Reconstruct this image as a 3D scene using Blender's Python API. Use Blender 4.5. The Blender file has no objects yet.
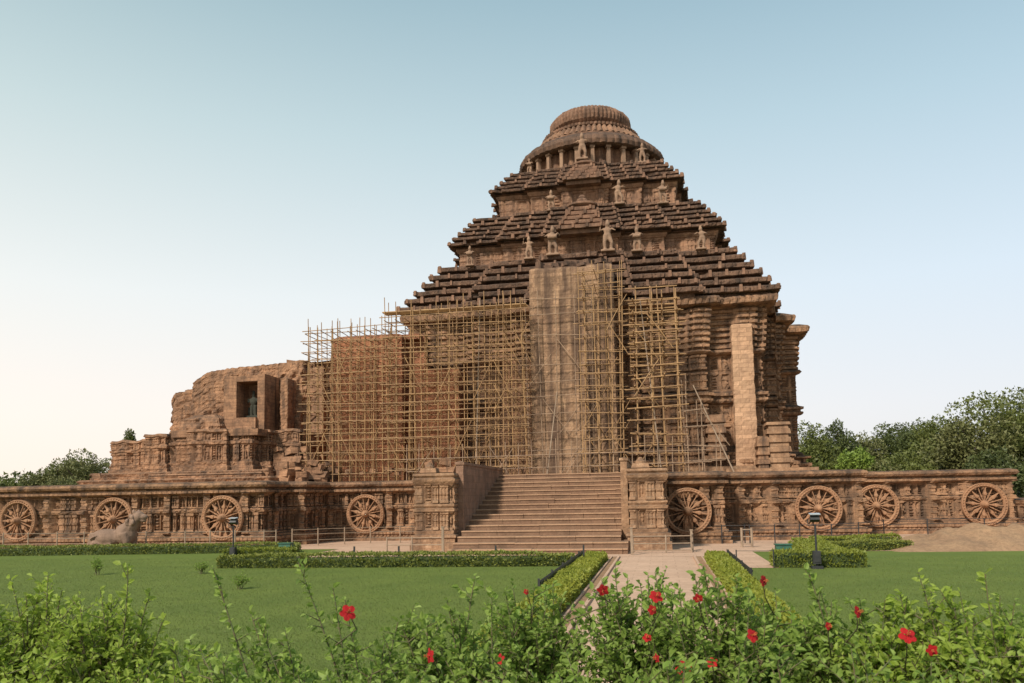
import bpy, math, random
import numpy as np
from mathutils import Matrix, Vector
R_ = math.radians
S = bpy.context.scene
C = S.collection

# ------------------------------------------------------------------ camera, sky, sun, exposure
EYE = 3.0
cam = bpy.data.cameras.new('camera'); cam_o = bpy.data.objects.new('camera', cam); C.objects.link(cam_o)
cam.sensor_width = 36; cam.lens = 28.1; cam.shift_y = .0845; cam.clip_start = .1; cam.clip_end = 3000
cam.dof.use_dof = True; cam.dof.focus_distance = 60; cam.dof.aperture_fstop = 4.5
CM = Matrix.Rotation(R_(10.4), 4, 'Z') @ Matrix.Rotation(R_(95), 4, 'X') @ Matrix.Rotation(R_(-1.0), 4, 'Z')
cam_o.matrix_world = Matrix.Translation((0, 0, EYE)) @ CM
S.camera = cam_o
S.render.resolution_x, S.render.resolution_y = 1024, 683

SUN_EL, SUN_AZ = 42, 207       # azimuth clockwise from +Y (behind the camera, to its left)
w = bpy.data.worlds.new('World'); S.world = w; w.use_nodes = True
nt = w.node_tree; nt.nodes.clear()
out = nt.nodes.new('ShaderNodeOutputWorld'); bg = nt.nodes.new('ShaderNodeBackground')
sky = nt.nodes.new('ShaderNodeTexSky'); sky.sky_type = 'NISHITA'; sky.sun_disc = False
sky.sun_elevation = R_(SUN_EL); sky.sun_rotation = R_(SUN_AZ)
sky.air_density = 1.0; sky.dust_density = 3.0; sky.ozone_density = 2.0; sky.altitude = 0
# thin high haze: the sky pales and warms towards the horizon
tc = nt.nodes.new('ShaderNodeTexCoord'); sx = nt.nodes.new('ShaderNodeSeparateXYZ')
nt.links.new(tc.outputs['Generated'], sx.inputs[0])
ramp = nt.nodes.new('ShaderNodeValToRGB'); cr = ramp.color_ramp
cr.elements[0].position = 0.0; cr.elements[0].color = (6.6, 6.05, 5.5, 1)
cr.elements[1].position = .62; cr.elements[1].color = (1.75, 2.9, 3.45, 1)
for p_, c_ in ((.10, (6.4, 6.15, 5.9, 1)), (.24, (5.5, 5.95, 6.1, 1)), (.42, (3.7, 4.7, 5.0, 1))):
    e_ = cr.elements.new(p_); e_.color = c_
nt.links.new(sx.outputs['Z'], ramp.inputs[0])
# warmer, brighter towards the west (left), cooler to the east (right)
vm = nt.nodes.new('ShaderNodeVectorMath'); vm.operation = 'DOT_PRODUCT'; vm.inputs[1].default_value = (.95, .3, 0)
nt.links.new(tc.outputs['Generated'], vm.inputs[0])
mr = nt.nodes.new('ShaderNodeMapRange'); mr.inputs['From Min'].default_value = -.6; mr.inputs['From Max'].default_value = .85
nt.links.new(vm.outputs['Value'], mr.inputs['Value'])
tint = nt.nodes.new('ShaderNodeMix'); tint.data_type = 'RGBA'
tint.inputs['A'].default_value = (1.16, 1.08, 1.0, 1); tint.inputs['B'].default_value = (.85, .93, 1.03, 1)
nt.links.new(mr.outputs[0], tint.inputs['Factor'])
mul = nt.nodes.new('ShaderNodeMix'); mul.data_type = 'RGBA'; mul.blend_type = 'MULTIPLY'; mul.inputs['Factor'].default_value = 1
nt.links.new(ramp.outputs[0], mul.inputs['A']); nt.links.new(tint.outputs['Result'], mul.inputs['B'])
mixs = nt.nodes.new('ShaderNodeMix'); mixs.data_type = 'RGBA'; mixs.inputs['Factor'].default_value = .92
nt.links.new(sky.outputs[0], mixs.inputs['A']); nt.links.new(mul.outputs['Result'], mixs.inputs['B'])
nt.links.new(mixs.outputs['Result'], bg.inputs[0]); bg.inputs[1].default_value = .12
nt.links.new(bg.outputs[0], out.inputs[0])

sun = bpy.data.lights.new('sun', 'SUN'); sun.energy = 3.7; sun.angle = R_(7); sun.color = (1.0, .91, .79)
sun_o = bpy.data.objects.new('sun', sun); C.objects.link(sun_o)
az, el = R_(SUN_AZ), R_(SUN_EL)
sdir = Vector((math.sin(az) * math.cos(el), math.cos(az) * math.cos(el), math.sin(el)))
sun_o.rotation_euler = sdir.to_track_quat('Z', 'Y').to_euler()
S.view_settings.view_transform = 'Standard'; S.view_settings.look = 'None'
S.view_settings.exposure = 0.36; S.view_settings.gamma = 1
S.render.engine = 'CYCLES'

def at(px, py, Y):            # the point at depth Y that a spot of the photo shows
    d = CM.to_3x3() @ Vector(((px - 512) / 1024 * 36 / 28.1, ((341.5 - py) / 1024 + .0845) * 36 / 28.1, -1))
    t = Y / d.y
    return Vector((d.x * t, Y, d.z * t + EYE))

# ------------------------------------------------------------------ helpers
class MB:
    def __init__(s): s.v = []; s.f = []; s.n = 0
    def add(s, V, F):
        V = np.asarray(V, float).reshape(-1, 3); F = np.asarray(F, int)
        s.v.append(V); s.f.append(F + s.n); s.n += len(V); return s
    def box(s, c, d, rz=0, taper=0, jit=0, rng=None, rx=0, ry=0):
        h = np.array(d, float) / 2
        V = np.array([[x, y, z] for z in (-1, 1) for y in (-1, 1) for x in (-1, 1)], float)
        V[4:, :2] *= 1 - taper
        if jit: V = V + (rng or np.random).uniform(-jit, jit, V.shape)
        V = V * h
        for a, (i, j) in ((rx, (1, 2)), (ry, (2, 0)), (rz, (0, 1))):
            if a:
                c_, s_ = math.cos(a), math.sin(a); A, B = V[:, i].copy(), V[:, j].copy()
                V[:, i] = c_ * A - s_ * B; V[:, j] = s_ * A + c_ * B
        return s.add(V + np.array(c), [[0, 2, 3, 1], [4, 5, 7, 6], [0, 1, 5, 4], [2, 6, 7, 3], [0, 4, 6, 2], [1, 3, 7, 5]])
    def tube(s, pts, rad, n=8, caps=True):
        P_ = np.array(pts, float); k = len(P_)
        rad = np.broadcast_to(rad, k) if np.ndim(rad) < 2 else rad
        T_ = np.gradient(P_, axis=0); T_ /= np.linalg.norm(T_, axis=1)[:, None] + 1e-9
        up = np.array([0, 0, 1.]) if abs(T_[0, 2]) < .9 else np.array([1., 0, 0])
        a = np.linspace(0, 2 * np.pi, n, endpoint=False); rings = []
        for i in range(k):
            u = np.cross(T_[i], up); u /= np.linalg.norm(u) + 1e-9; v = np.cross(T_[i], u)
            rings.append(P_[i] + rad[i] * (np.cos(a)[:, None] * u + np.sin(a)[:, None] * v))
        F = [[i * n + j, i * n + (j + 1) % n, (i + 1) * n + (j + 1) % n, (i + 1) * n + j] for i in range(k - 1) for j in range(n)]
        V = np.vstack(rings)
        if caps:
            V = np.vstack([V, P_[:1], P_[-1:]]); b = k * n
            F += [[b, (j + 1) % n, j, b] for j in range(n)] + [[b + 1, (k - 1) * n + j, (k - 1) * n + (j + 1) % n, b + 1] for j in range(n)]
        return s.add(V, F)
    def lathe(s, prof, c=(0, 0, 0), n=32, ribs=0, amp=0, axis='z', phase=0):
        a = np.linspace(0, 2 * np.pi, n, endpoint=False)
        k = len(prof); V = []
        for pr in prof:
            r, z = pr[0], pr[1]; am = amp if len(pr) < 3 else pr[2]
            rr = r + (am * np.abs(np.sin(a * ribs / 2 + phase)) if ribs else 0) * (1 if r > 1e-3 else 0)
            V.append(np.stack([rr * np.cos(a), rr * np.sin(a), np.full(n, z)], 1))
        V = np.vstack(V)
        if axis == 'y': V = V[:, [0, 2, 1]] * np.array([1, -1, 1])
        F = [[i * n + j, i * n + (j + 1) % n, (i + 1) * n + (j + 1) % n, (i + 1) * n + j] for i in range(k - 1) for j in range(n)]
        return s.add(V + np.array(c), F)
    def ell(s, c, r, n=12, m=8):
        t = np.linspace(-np.pi / 2, np.pi / 2, m)
        a = np.linspace(0, 2 * np.pi, n, endpoint=False)
        V = np.array([[math.cos(b) * math.cos(x), math.cos(b) * math.sin(x), math.sin(b)] for b in t for x in a]) * np.array(r) + np.array(c)
        F = [[i * n + j, i * n + (j + 1) % n, (i + 1) * n + (j + 1) % n, (i + 1) * n + j] for i in range(m - 1) for j in range(n)]
        return s.add(V, F)
    def mesh(s, name, off=(0, 0, 0), smooth=False):
        V = np.vstack(s.v) - np.array(off)
        F = []
        for f in s.f:
            F.append(f if f.shape[1] == 4 else np.hstack([f, f[:, :1]]))
        F = np.vstack(F)
        tri = (F[:, 3] == F[:, 0]) | (F[:, 2] == F[:, 3])
        cnt = np.where(tri, 3, 4); me = bpy.data.meshes.new(name)
        mask = np.ones(F.shape, bool); mask[tri, 3] = False
        loops = F[mask]; starts = np.concatenate([[0], np.cumsum(cnt)[:-1]])
        me.vertices.add(len(V)); me.vertices.foreach_set('co', V.astype(np.float32).ravel())
        me.loops.add(len(loops)); me.loops.foreach_set('vertex_index', loops.astype(np.int32))
        me.polygons.add(len(F)); me.polygons.foreach_set('loop_start', starts.astype(np.int32))
        me.update(calc_edges=True); me.validate()
        me.polygons.foreach_set('use_smooth', np.full(len(me.polygons), bool(smooth)))
        return me

WORLD = {}
def wl(o):
    return WORLD.get(o.name, np.zeros(3)) if o else np.zeros(3)
def thing(name, label, cat, loc=(0, 0, 0), group=None, kind=None):
    o = bpy.data.objects.new(name, None); C.objects.link(o); o.location = loc; o.empty_display_size = .3
    WORLD[o.name] = np.array(loc, float)
    return tag(o, label, cat, group, kind)
def tag(o, label=None, cat=None, group=None, kind=None):
    if label: o['label'] = label
    if cat: o['category'] = cat
    if group: o['group'] = group
    if kind: o['kind'] = kind
    return o
def part(name, mb, mat, parent=None, smooth=False, loc=None, label=None, kind=None):
    """mb holds world coordinates; the object's origin goes to loc (or its parent's origin)"""
    base = wl(parent); org = np.array(loc, float) if loc is not None else base
    me = mb.mesh(name, org, smooth); o = bpy.data.objects.new(name, me); C.objects.link(o)
    o.location = org - base; o.parent = parent; WORLD[o.name] = org
    if mat: me.materials.append(mat)
    if label: o['label'] = label
    if kind: o['kind'] = kind
    return o
def copy_tree(o, parent=None):
    c = o.copy(); C.objects.link(c); c.parent = parent
    for ch in [x for x in C.objects if x.parent == o]: copy_tree(ch, c)
    return c

def nodes(name):
    m = bpy.data.materials.new(name); m.use_nodes = True; nt = m.node_tree
    return m, nt, nt.nodes['Principled BSDF']
def N(nt, t, **k):
    n = nt.nodes.new(t)
    for a, b in k.items(): setattr(n, a, b)
    return n
def mixc(nt, fac, a, b, blend='MIX'):
    m = N(nt, 'ShaderNodeMix', data_type='RGBA', blend_type=blend)
    for sock, v in (('Factor', fac), ('A', a), ('B', b)):
        if hasattr(v, 'links') or hasattr(v, 'is_linked'): nt.links.new(v, m.inputs[sock])
        elif sock == 'Factor': m.inputs[sock].default_value = v
        else: m.inputs[sock].default_value = (*v, 1)
    return m.outputs['Result']
def noise(nt, vec, scale, detail=4, rough=.6, sc=None):
    n = N(nt, 'ShaderNodeTexNoise'); n.inputs['Scale'].default_value = scale; n.inputs['Detail'].default_value = detail
    n.inputs['Roughness'].default_value = rough
    if sc:
        mp = N(nt, 'ShaderNodeMapping'); mp.inputs['Scale'].default_value = sc; nt.links.new(vec, mp.inputs[0]); vec = mp.outputs[0]
    nt.links.new(vec, n.inputs['Vector']); return n.outputs['Fac']
def rng_(nt, v, a, b, lo=0, hi=1):
    m = N(nt, 'ShaderNodeMapRange'); nt.links.new(v, m.inputs[0])
    m.inputs[1].default_value = a; m.inputs[2].default_value = b; m.inputs[3].default_value = lo; m.inputs[4].default_value = hi
    return m.outputs[0]

def stone(name, a, b, dark, stain=.5, blocks=(1.1, .42), bamt=.5, bump=.35, pale=None, streak=True, soot=0, sk=(.50, .70), hue=(1.02, .98, .87)):
    a, b, dark = (tuple(x * y for x, y in zip(c, hue)) for c in (a, b, dark)); pale = pale and tuple(x * y for x, y in zip(pale, hue))
    m, nt, p = nodes(name)
    g = N(nt, 'ShaderNodeNewGeometry').outputs['Position']
    sep = N(nt, 'ShaderNodeSeparateXYZ'); nt.links.new(g, sep.inputs[0])
    ad = N(nt, 'ShaderNodeMath', operation='ADD'); nt.links.new(sep.outputs[0], ad.inputs[0]); nt.links.new(sep.outputs[1], ad.inputs[1])
    cb = N(nt, 'ShaderNodeCombineXYZ'); nt.links.new(ad.outputs[0], cb.inputs[0]); nt.links.new(sep.outputs[2], cb.inputs[1])
    br = N(nt, 'ShaderNodeTexBrick'); nt.links.new(cb.outputs[0], br.inputs['Vector'])
    br.inputs['Scale'].default_value = 1; br.inputs['Brick Width'].default_value = blocks[0]; br.inputs['Row Height'].default_value = blocks[1]
    br.inputs['Mortar Size'].default_value = .018; br.inputs['Mortar Smooth'].default_value = .3; br.inputs['Bias'].default_value = 0
    br.inputs['Color1'].default_value = (.72, .70, .68, 1); br.inputs['Color2'].default_value = (1.25, 1.2, 1.16, 1); br.inputs['Mortar'].default_value = (.42, .38, .36, 1)
    br.squash = 1.3; br.offset = .43
    n1 = noise(nt, g, .35, 6, .65); n2 = noise(nt, g, 2.6, 6, .7); n3 = noise(nt, g, 14, 4, .7)
    col = mixc(nt, rng_(nt, n1, .35, .65), a, b)
    if pale: col = mixc(nt, rng_(nt, n2, .52, .72, 0, .8), col, pale)
    col = mixc(nt, bamt, col, mixc(nt, 1.0, col, br.outputs['Color'], 'MULTIPLY'))
    col = mixc(nt, rng_(nt, n3, .3, .75, .0, .45), col, dark)
    ns = noise(nt, g, .9, 7, .75)
    col = mixc(nt, rng_(nt, ns, .46, .68, 0, stain), col, dark)
    if streak:
        n4 = noise(nt, g, 1.5, 4, .6, (1, 1, .09)); col = mixc(nt, rng_(nt, n4, sk[0], sk[1], 0, stain), col, dark)
    if soot:   # black lichen crust that grows on faces open to the rain
        gn = N(nt, 'ShaderNodeNewGeometry'); s2 = N(nt, 'ShaderNodeSeparateXYZ'); nt.links.new(gn.outputs['True Normal'], s2.inputs[0])
        up = rng_(nt, s2.outputs[2], .2, .8, 0, soot)
        mm = N(nt, 'ShaderNodeMath', operation='MULTIPLY'); nt.links.new(up, mm.inputs[0]); nt.links.new(rng_(nt, n2, .25, .6), mm.inputs[1])
        col = mixc(nt, mm.outputs[0], col, (.035, .028, .024))
    nt.links.new(col, p.inputs['Base Color']); p.inputs['Roughness'].default_value = .92; p.inputs['Specular IOR Level'].default_value = .2
    b1 = N(nt, 'ShaderNodeBump'); b1.inputs['Strength'].default_value = bump; b1.inputs['Distance'].default_value = .08
    hs = N(nt, 'ShaderNodeMath', operation='ADD'); nt.links.new(n2, hs.inputs[0]); nt.links.new(n3, hs.inputs[1])
    hb = N(nt, 'ShaderNodeMath', operation='SUBTRACT'); nt.links.new(hs.outputs[0], hb.inputs[0])
    if bamt: nt.links.new(br.outputs['Fac'], hb.inputs[1])
    else: hb.inputs[1].default_value = 0
    nt.links.new(hb.outputs[0], b1.inputs['Height']); nt.links.new(b1.outputs[0], p.inputs['Normal'])
    return m

def simple(name, col, col2=None, scale=3, rough=.8, metal=0, bump=.1, sc=None):
    m, nt, p = nodes(name); g = N(nt, 'ShaderNodeNewGeometry').outputs['Position']
    n = noise(nt, g, scale, 5, .65, sc)
    nt.links.new(mixc(nt, rng_(nt, n, .35, .68), col, col2 or tuple(c * .6 for c in col)), p.inputs['Base Color'])
    p.inputs['Roughness'].default_value = rough; p.inputs['Metallic'].default_value = metal
    b = N(nt, 'ShaderNodeBump'); b.inputs['Strength'].default_value = bump; b.inputs['Distance'].default_value = .03
    nt.links.new(n, b.inputs['Height']); nt.links.new(b.outputs[0], p.inputs['Normal'])
    return m
def leafmat(name, a, b, c, scale=.8, fine=9., trans=.3):
    m, nt, p = nodes(name); g = N(nt, 'ShaderNodeNewGeometry')
    n = noise(nt, g.outputs['Position'], scale, 3, .6); n2 = noise(nt, g.outputs['Position'], fine, 2, .6)
    col = mixc(nt, rng_(nt, n, .35, .65), a, b)
    col = mixc(nt, rng_(nt, g.outputs['Random Per Island'], 0, 1, 0, .55), col, c)
    col = mixc(nt, rng_(nt, n2, .4, .7, 0, .4), col, tuple(x * .55 for x in a))
    nt.links.new(col, p.inputs['Base Color']); p.inputs['Roughness'].default_value = .55; p.inputs['Specular IOR Level'].default_value = .35
    tr = N(nt, 'ShaderNodeBsdfTranslucent'); nt.links.new(col, tr.inputs['Color'])
    ms = N(nt, 'ShaderNodeMixShader'); ms.inputs[0].default_value = trans
    nt.links.new(p.outputs[0], ms.inputs[1]); nt.links.new(tr.outputs[0], ms.inputs[2])
    nt.links.new(ms.outputs[0], nt.nodes['Material Output'].inputs['Surface'])
    return m

M = {}
M['plinth'] = stone('carved sandstone', (.44, .26, .16), (.31, .18, .12), (.085, .058, .045), .95, pale=(.56, .36, .24), soot=.85)
M['hall'] = stone('weathered sandstone', (.44, .26, .165), (.30, .18, .12), (.075, .052, .043), .95, pale=(.52, .35, .25), soot=.9)
M['repair'] = stone('repaired pale stone', (.46, .29, .19), (.34, .205, .135), (.11, .07, .052), .75, (.9, .4), .35, pale=(.62, .44, .32), soot=.6)
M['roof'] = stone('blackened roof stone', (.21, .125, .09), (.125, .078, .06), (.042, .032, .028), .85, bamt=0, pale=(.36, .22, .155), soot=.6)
M['terrace'] = stone('streaked terrace wall stone', (.40, .235, .155), (.27, .16, .115), (.09, .06, .05), .7, pale=(.48, .32, .22), soot=.6)
M['crown'] = stone('lichened crown stone', (.30, .17, .12), (.19, .115, .085), (.06, .042, .035), .8, bamt=.1, pale=(.42, .27, .2))
M['butt'] = stone('streaked masonry', (.46, .31, .21), (.35, .22, .15), (.10, .065, .05), .95, (.8, .36), .6, pale=(.54, .39, .27), sk=(.40, .62))
M['brickwall'] = stone('red laterite blocks', (.44, .20, .115), (.36, .165, .10), (.15, .08, .055), .4, (.55, .24), .8, soot=.6)
M['ruin'] = stone('red ruined masonry', (.45, .26, .165), (.33, .19, .125), (.095, .063, .05), .9, (.8, .3), .7, pale=(.5, .30, .20), soot=.5)
M['concrete'] = stone('patched pilaster stone', (.58, .39, .275), (.48, .31, .215), (.26, .16, .115), .5, (.7, .34), .7)
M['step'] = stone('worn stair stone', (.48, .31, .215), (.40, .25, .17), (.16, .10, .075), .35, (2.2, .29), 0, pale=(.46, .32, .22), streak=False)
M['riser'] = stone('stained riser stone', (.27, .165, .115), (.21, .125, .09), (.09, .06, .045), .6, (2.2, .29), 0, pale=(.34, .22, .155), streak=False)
M['cheek'] = stone('dark cheek stone', (.36, .22, .165), (.27, .165, .125), (.11, .075, .06), .7, (.9, .4), .4)  # left cheek only: darker base than the right cheek, with random dark blotches
M['wheel'] = stone('carved wheel stone', (.44, .25, .155), (.36, .195, .12), (.14, .085, .06), .45, bamt=0, pale=(.52, .34, .23))
M['grey'] = stone('grey sculpture stone', (.34, .235, .19), (.26, .17, .135), (.12, .085, .07), .5, bamt=0)
M['statue'] = stone('statue stone', (.38, .25, .18), (.28, .18, .13), (.12, .085, .07), .5, bamt=0)
M['chlorite'] = stone('green chlorite', (.075, .08, .066), (.05, .055, .047), (.02, .02, .02), .4, bamt=0)
M['bamboo'] = simple('bamboo', (.40, .235, .10), (.20, .11, .05), 1.2, .6)
M['bamboo2'] = simple('weathered bamboo', (.36, .24, .15), (.18, .115, .075), 1.4, .7)
M['post'] = simple('pale post', (.33, .24, .165), (.22, .155, .105), 4)
M['dark'] = simple('black painted metal', (.02, .021, .022), (.035, .035, .035), 4, .5)
M['lampglass'] = simple('lamp housing', (.42, .44, .46), (.3, .31, .33), 3, .35)
M['green'] = simple('green painted metal', (.035, .12, .075), (.025, .08, .055), 4, .45)
M['bark'] = simple('bark', (.12, .085, .06), (.06, .045, .035), 5)
M['stem'] = simple('green stem', (.10, .12, .045), (.12, .075, .04), 12)
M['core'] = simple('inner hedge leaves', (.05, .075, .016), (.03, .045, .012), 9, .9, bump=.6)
M['red'] = simple('red petal', (.34, .001, .003), (.24, .001, .003), 20, .9)
M['yellow'] = simple('pollen', (.5, .12, .03), None, 20)

# ------------------------------------------------------------------ noise + relief generator
def hsh(i, seed): 
    x = np.sin(np.asarray(i, float) * 127.1 + seed * 311.7) * 43758.5453
    return x - np.floor(x)
def vnoise(x, y, seed=0):
    xi, yi = np.floor(x), np.floor(y); fx, fy = x - xi, y - yi
    fx = fx * fx * (3 - 2 * fx); fy = fy * fy * (3 - 2 * fy)
    h = lambda a, b: hsh(a * 1.31 + b * 57.7, seed)
    return (h(xi, yi) * (1 - fx) + h(xi + 1, yi) * fx) * (1 - fy) + (h(xi, yi + 1) * (1 - fx) + h(xi + 1, yi + 1) * fx) * fy
def panels(total, lo, hi, seed):
    r = np.random.RandomState(seed); b = [0]
    while b[-1] < total: b.append(b[-1] + r.uniform(lo, hi))
    return np.array(b)
def figure(a, b, k, seed):       # a in -1..1, b in 0..1: a standing carved figure
    j = (hsh(k, seed) - .5) * .35; l = (hsh(k, seed + 5) - .5) * .12
    g = lambda x, y, sx_, sy_: np.exp(-((a - x) / sx_) ** 2 - ((b - y) / sy_) ** 2)
    return np.clip(g(j, .84 + l, .22, .09) + g(j * .6, .6, .34, .14) + g(-j * .4, .38, .3, .1) + g(-.22 - j, .17, .16, .2) + g(.24 - j, .17, .16, .2)
                   + .7 * g(.6 * np.sign(j), .66, .35, .06), 0, 1.1)
def carve_reg(s, z, z0, z1, lo, hi, seed, depth=.16, fig=.13, total=400):
    """pilasters, niches with figures and string courses between heights z0 and z1"""
    b = panels(total, lo, hi, seed); k = np.clip(np.searchsorted(b, s, 'right') - 1, 0, len(b) - 2)
    a = (s - b[k]) / (b[k + 1] - b[k]) * 2 - 1; wd = b[k + 1] - b[k]
    t = (z - z0) / (z1 - z0); ins = ((t >= 0) & (t <= 1)).astype(float)
    pil = hsh(k, seed) > .48
    # pilaster: shaft with a vase foot, bands and a bracket head
    sh = depth * (np.abs(a) < .86) * (.72 + .28 * ((t < .16) | (t > .84) | (np.abs(t - .5) < .05)))
    sh = sh - .05 * ((np.abs(np.abs(a) - .35) < .1) & (t > .18) & (t < .82))
    # niche: frame, recess, figure or little tower of ledges
    fr = (np.abs(a) > .72) | (t < .1) | (t > .9)
    f = figure(a / .7, (t - .1) / .75, k, seed)
    led = .11 * (np.sin(t * 38) > .1) * (np.abs(a) < (.62 - .35 * t))
    ni = np.where(fr, .04, -.09) + np.where(~fr, np.where(hsh(k, seed + 2) > .4, fig * f, led), 0)
    return ins * np.where(pil, sh, ni)
def rough(s, z, amp, seed):
    return amp * (vnoise(s * 1.1, z * 1.3, seed) - .5) * 1.6 + amp * (vnoise(s * 4, z * 5, seed + 1) - .5) + amp * .7 * (vnoise(s * 11, z * 12, seed + 2) - .5)
def resample(prof, dt):
    out_ = []
    for (a, b) in zip(prof[:-1], prof[1:]):
        n = max(1, int(math.ceil(math.hypot(b[0] - a[0], b[1] - a[1]) / dt)))
        for i in range(n): out_.append((a[0] + (b[0] - a[0]) * i / n, a[1] + (b[1] - a[1]) * i / n))
    out_.append(prof[-1]); return np.array(out_)
def relief(outline, prof, ds=.08, dt=.07, carve=None, closed=True, zs=None, cap=True, zc=None):
    """sweeps the profile (d outward, z up) round the outline (counter-clockwise) and pushes each point out by carve(s, z)"""
    O = np.array(outline, float); n = len(O); segs = n if closed else n - 1
    Dn = []
    for i in range(segs):
        d = O[(i + 1) % n] - O[i]; d /= np.linalg.norm(d); Dn.append(np.array([d[1], -d[0]]))
    Mt = []
    for i in range(n):
        a = Dn[(i - 1) % segs] if (closed or i > 0) else Dn[0]; b = Dn[i % segs] if (closed or i < n - 1) else Dn[-1]
        m = a + b; m = m / max(m.dot(m) / 2, .15); Mt.append(m)   # mitre
    P0, MM, SS = [], [], []; s0 = 0
    for i in range(segs):
        A, B = O[i], O[(i + 1) % n]; L_ = np.linalg.norm(B - A); k = max(1, int(math.ceil(L_ / ds)))
        u = np.arange(k) / k
        P0.append(A + u[:, None] * (B - A)); MM.append(Mt[i] + u[:, None] * (Mt[(i + 1) % n] - Mt[i])); SS.append(s0 + u * L_); s0 += L_
    if not closed: P0.append(O[-1:]); MM.append(np.array([Mt[-1]])); SS.append(np.array([s0]))
    P0, MM, SS = np.vstack(P0), np.vstack(MM), np.concatenate(SS)
    T_ = resample(prof, dt); ns, nt_ = len(SS), len(T_)
    s = np.broadcast_to(SS, (nt_, ns)); z = np.broadcast_to(T_[:, 1:2], (nt_, ns)).copy(); d = np.broadcast_to(T_[:, :1], (nt_, ns)).copy()
    if carve is not None: d = d + carve(s, z)
    X = P0[None, :, 0] + MM[None, :, 0] * d; Y = P0[None, :, 1] + MM[None, :, 1] * d
    if zs is not None:
        z0 = T_[0, 1]; z = z0 + (z - z0) * zs(X, Y, s)
    if zc is not None: z = z + zc(s, z)
    V = np.stack([X, Y, z], -1).reshape(-1, 3)
    j = np.arange(ns if closed else ns - 1); jn = (j + 1) % ns
    F = [np.stack([i * ns + j, i * ns + jn, (i + 1) * ns + jn, (i + 1) * ns + j], 1) for i in range(nt_ - 1)]
    mb = MB(); mb.add(V, np.vstack(F))
    if cap:
        top = V[(nt_ - 1) * ns:]; mb.cap = top
    return mb
def capfan(outline, inset, z):
    """flat lid: a grid-free fill made by ear clipping the outline"""
    from mathutils.geometry import tessellate_polygon
    tri = tessellate_polygon([[Vector((x, y, 0)) for x, y in outline]])
    mb = MB(); mb.add([[x, y, z] for x, y in outline], [list(t) for t in tri]); return mb
def rect(x0, x1, y0, y1): return [(x0, y0), (x1, y0), (x1, y1), (x0, y1)]

# ------------------------------------------------------------------ ground, lawn, paving
def sheet(name, polys, z, mat, kind='structure', label=None, cat=None):
    mb = MB()
    for p in polys:
        if len(p) == 4: mb.add([[x, y, z] for x, y in p], [[0, 1, 2, 3]])
    o = part(name, mb, mat); o['kind'] = kind; return o
def groundmat(name, a, b, c, s1, s2, bump=.3):
    m, nt, p = nodes(name); g = N(nt, 'ShaderNodeNewGeometry').outputs['Position']
    n1 = noise(nt, g, s1, 5, .6); n2 = noise(nt, g, s2, 5, .75)
    col = mixc(nt, rng_(nt, n1, .35, .65), a, b); col = mixc(nt, rng_(nt, n2, .4, .7, 0, .7), col, c)
    nt.links.new(col, p.inputs['Base Color']); p.inputs['Roughness'].default_value = .95; p.inputs['Specular IOR Level'].default_value = .1
    bp = N(nt, 'ShaderNodeBump'); bp.inputs['Strength'].default_value = bump; bp.inputs['Distance'].default_value = .05
    nt.links.new(n2, bp.inputs['Height']); nt.links.new(bp.outputs[0], p.inputs['Normal']); return m
M['ground'] = groundmat('dry grass ground', (.09, .11, .04), (.14, .11, .06), (.06, .075, .03), .15, 3)
M['lawn'] = groundmat('mown lawn', (.130, .172, .036), (.098, .140, .030), (.125, .138, .040), .45, 14, .5)
M['sand'] = groundmat('sandy paving', (.55, .37, .26), (.47, .31, .215), (.37, .24, .17), .5, 5, .25)
def joints(m, w_, h_, amt):
    nt = m.node_tree; p = nt.nodes['Principled BSDF']; src = p.inputs['Base Color'].links[0].from_socket
    g = N(nt, 'ShaderNodeNewGeometry').outputs['Position']; br = N(nt, 'ShaderNodeTexBrick'); nt.links.new(g, br.inputs['Vector'])
    br.inputs['Scale'].default_value = 1; br.inputs['Brick Width'].default_value = w_; br.inputs['Row Height'].default_value = h_; br.inputs['Mortar Size'].default_value = .02
    br.inputs['Color1'].default_value = (1.08, 1.06, 1.04, 1); br.inputs['Color2'].default_value = (.84, .83, .82, 1); br.inputs['Mortar'].default_value = (.5, .46, .42, 1)
    nt.links.new(mixc(nt, amt, src, mixc(nt, 1.0, src, br.outputs['Color'], 'MULTIPLY')), p.inputs['Base Color'])
joints(M['sand'], 1.1, .75, .35)
M['earth'] = groundmat('loose earth', (.36, .225, .13), (.27, .165, .10), (.16, .105, .065), .8, 5, .8)

# the ground sheet: raised bed at the camera, then flat to the horizon
ys = [-40, 8.3, 8.9, 9.6, 10.4, 11, 40, 120, 400, 1500]; zs_ = [1.0, 1.0, .85, .45, .1, 0, 0, 0, 0, 0]
xs = [-1500, -300, -100, -50, -20, -8, 0, 8, 20, 50, 100, 300, 1500]
V = [[x, y, z] for y, z in zip(ys, zs_) for x in xs]; nx = len(xs)
F = [[j * nx + i, j * nx + i + 1, (j + 1) * nx + i + 1, (j + 1) * nx + i] for j in range(len(ys) - 1) for i in range(nx - 1)]
g = part('ground', MB().add(V, F), M['ground']); g['kind'] = 'structure'
sheet('lawn', [rect(-70, -3.75, 11, 42), rect(-70, -20, 42, 47.5)], .004, M['lawn'])
sheet('lawn', [rect(2.95, 60, 11, 34), rect(4.6, 60, 34, 43.5), rect(14, 60, 43.5, 53)], .004, M['lawn'])
sheet('path', [rect(-2.05, 1.45, 11, 40.3)], .008, M['sand'])
sheet('paved_court', [rect(-19.8, -3.75, 40.3, 58), rect(-3.75, 4.6, 40.3, 58), rect(2.96, 4.6, 34, 40.3), rect(4.6, 14, 43.5, 62), rect(14, 45, 53, 66), rect(-70, -19.8, 47.5, 58)], .012, M['sand'])
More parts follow.
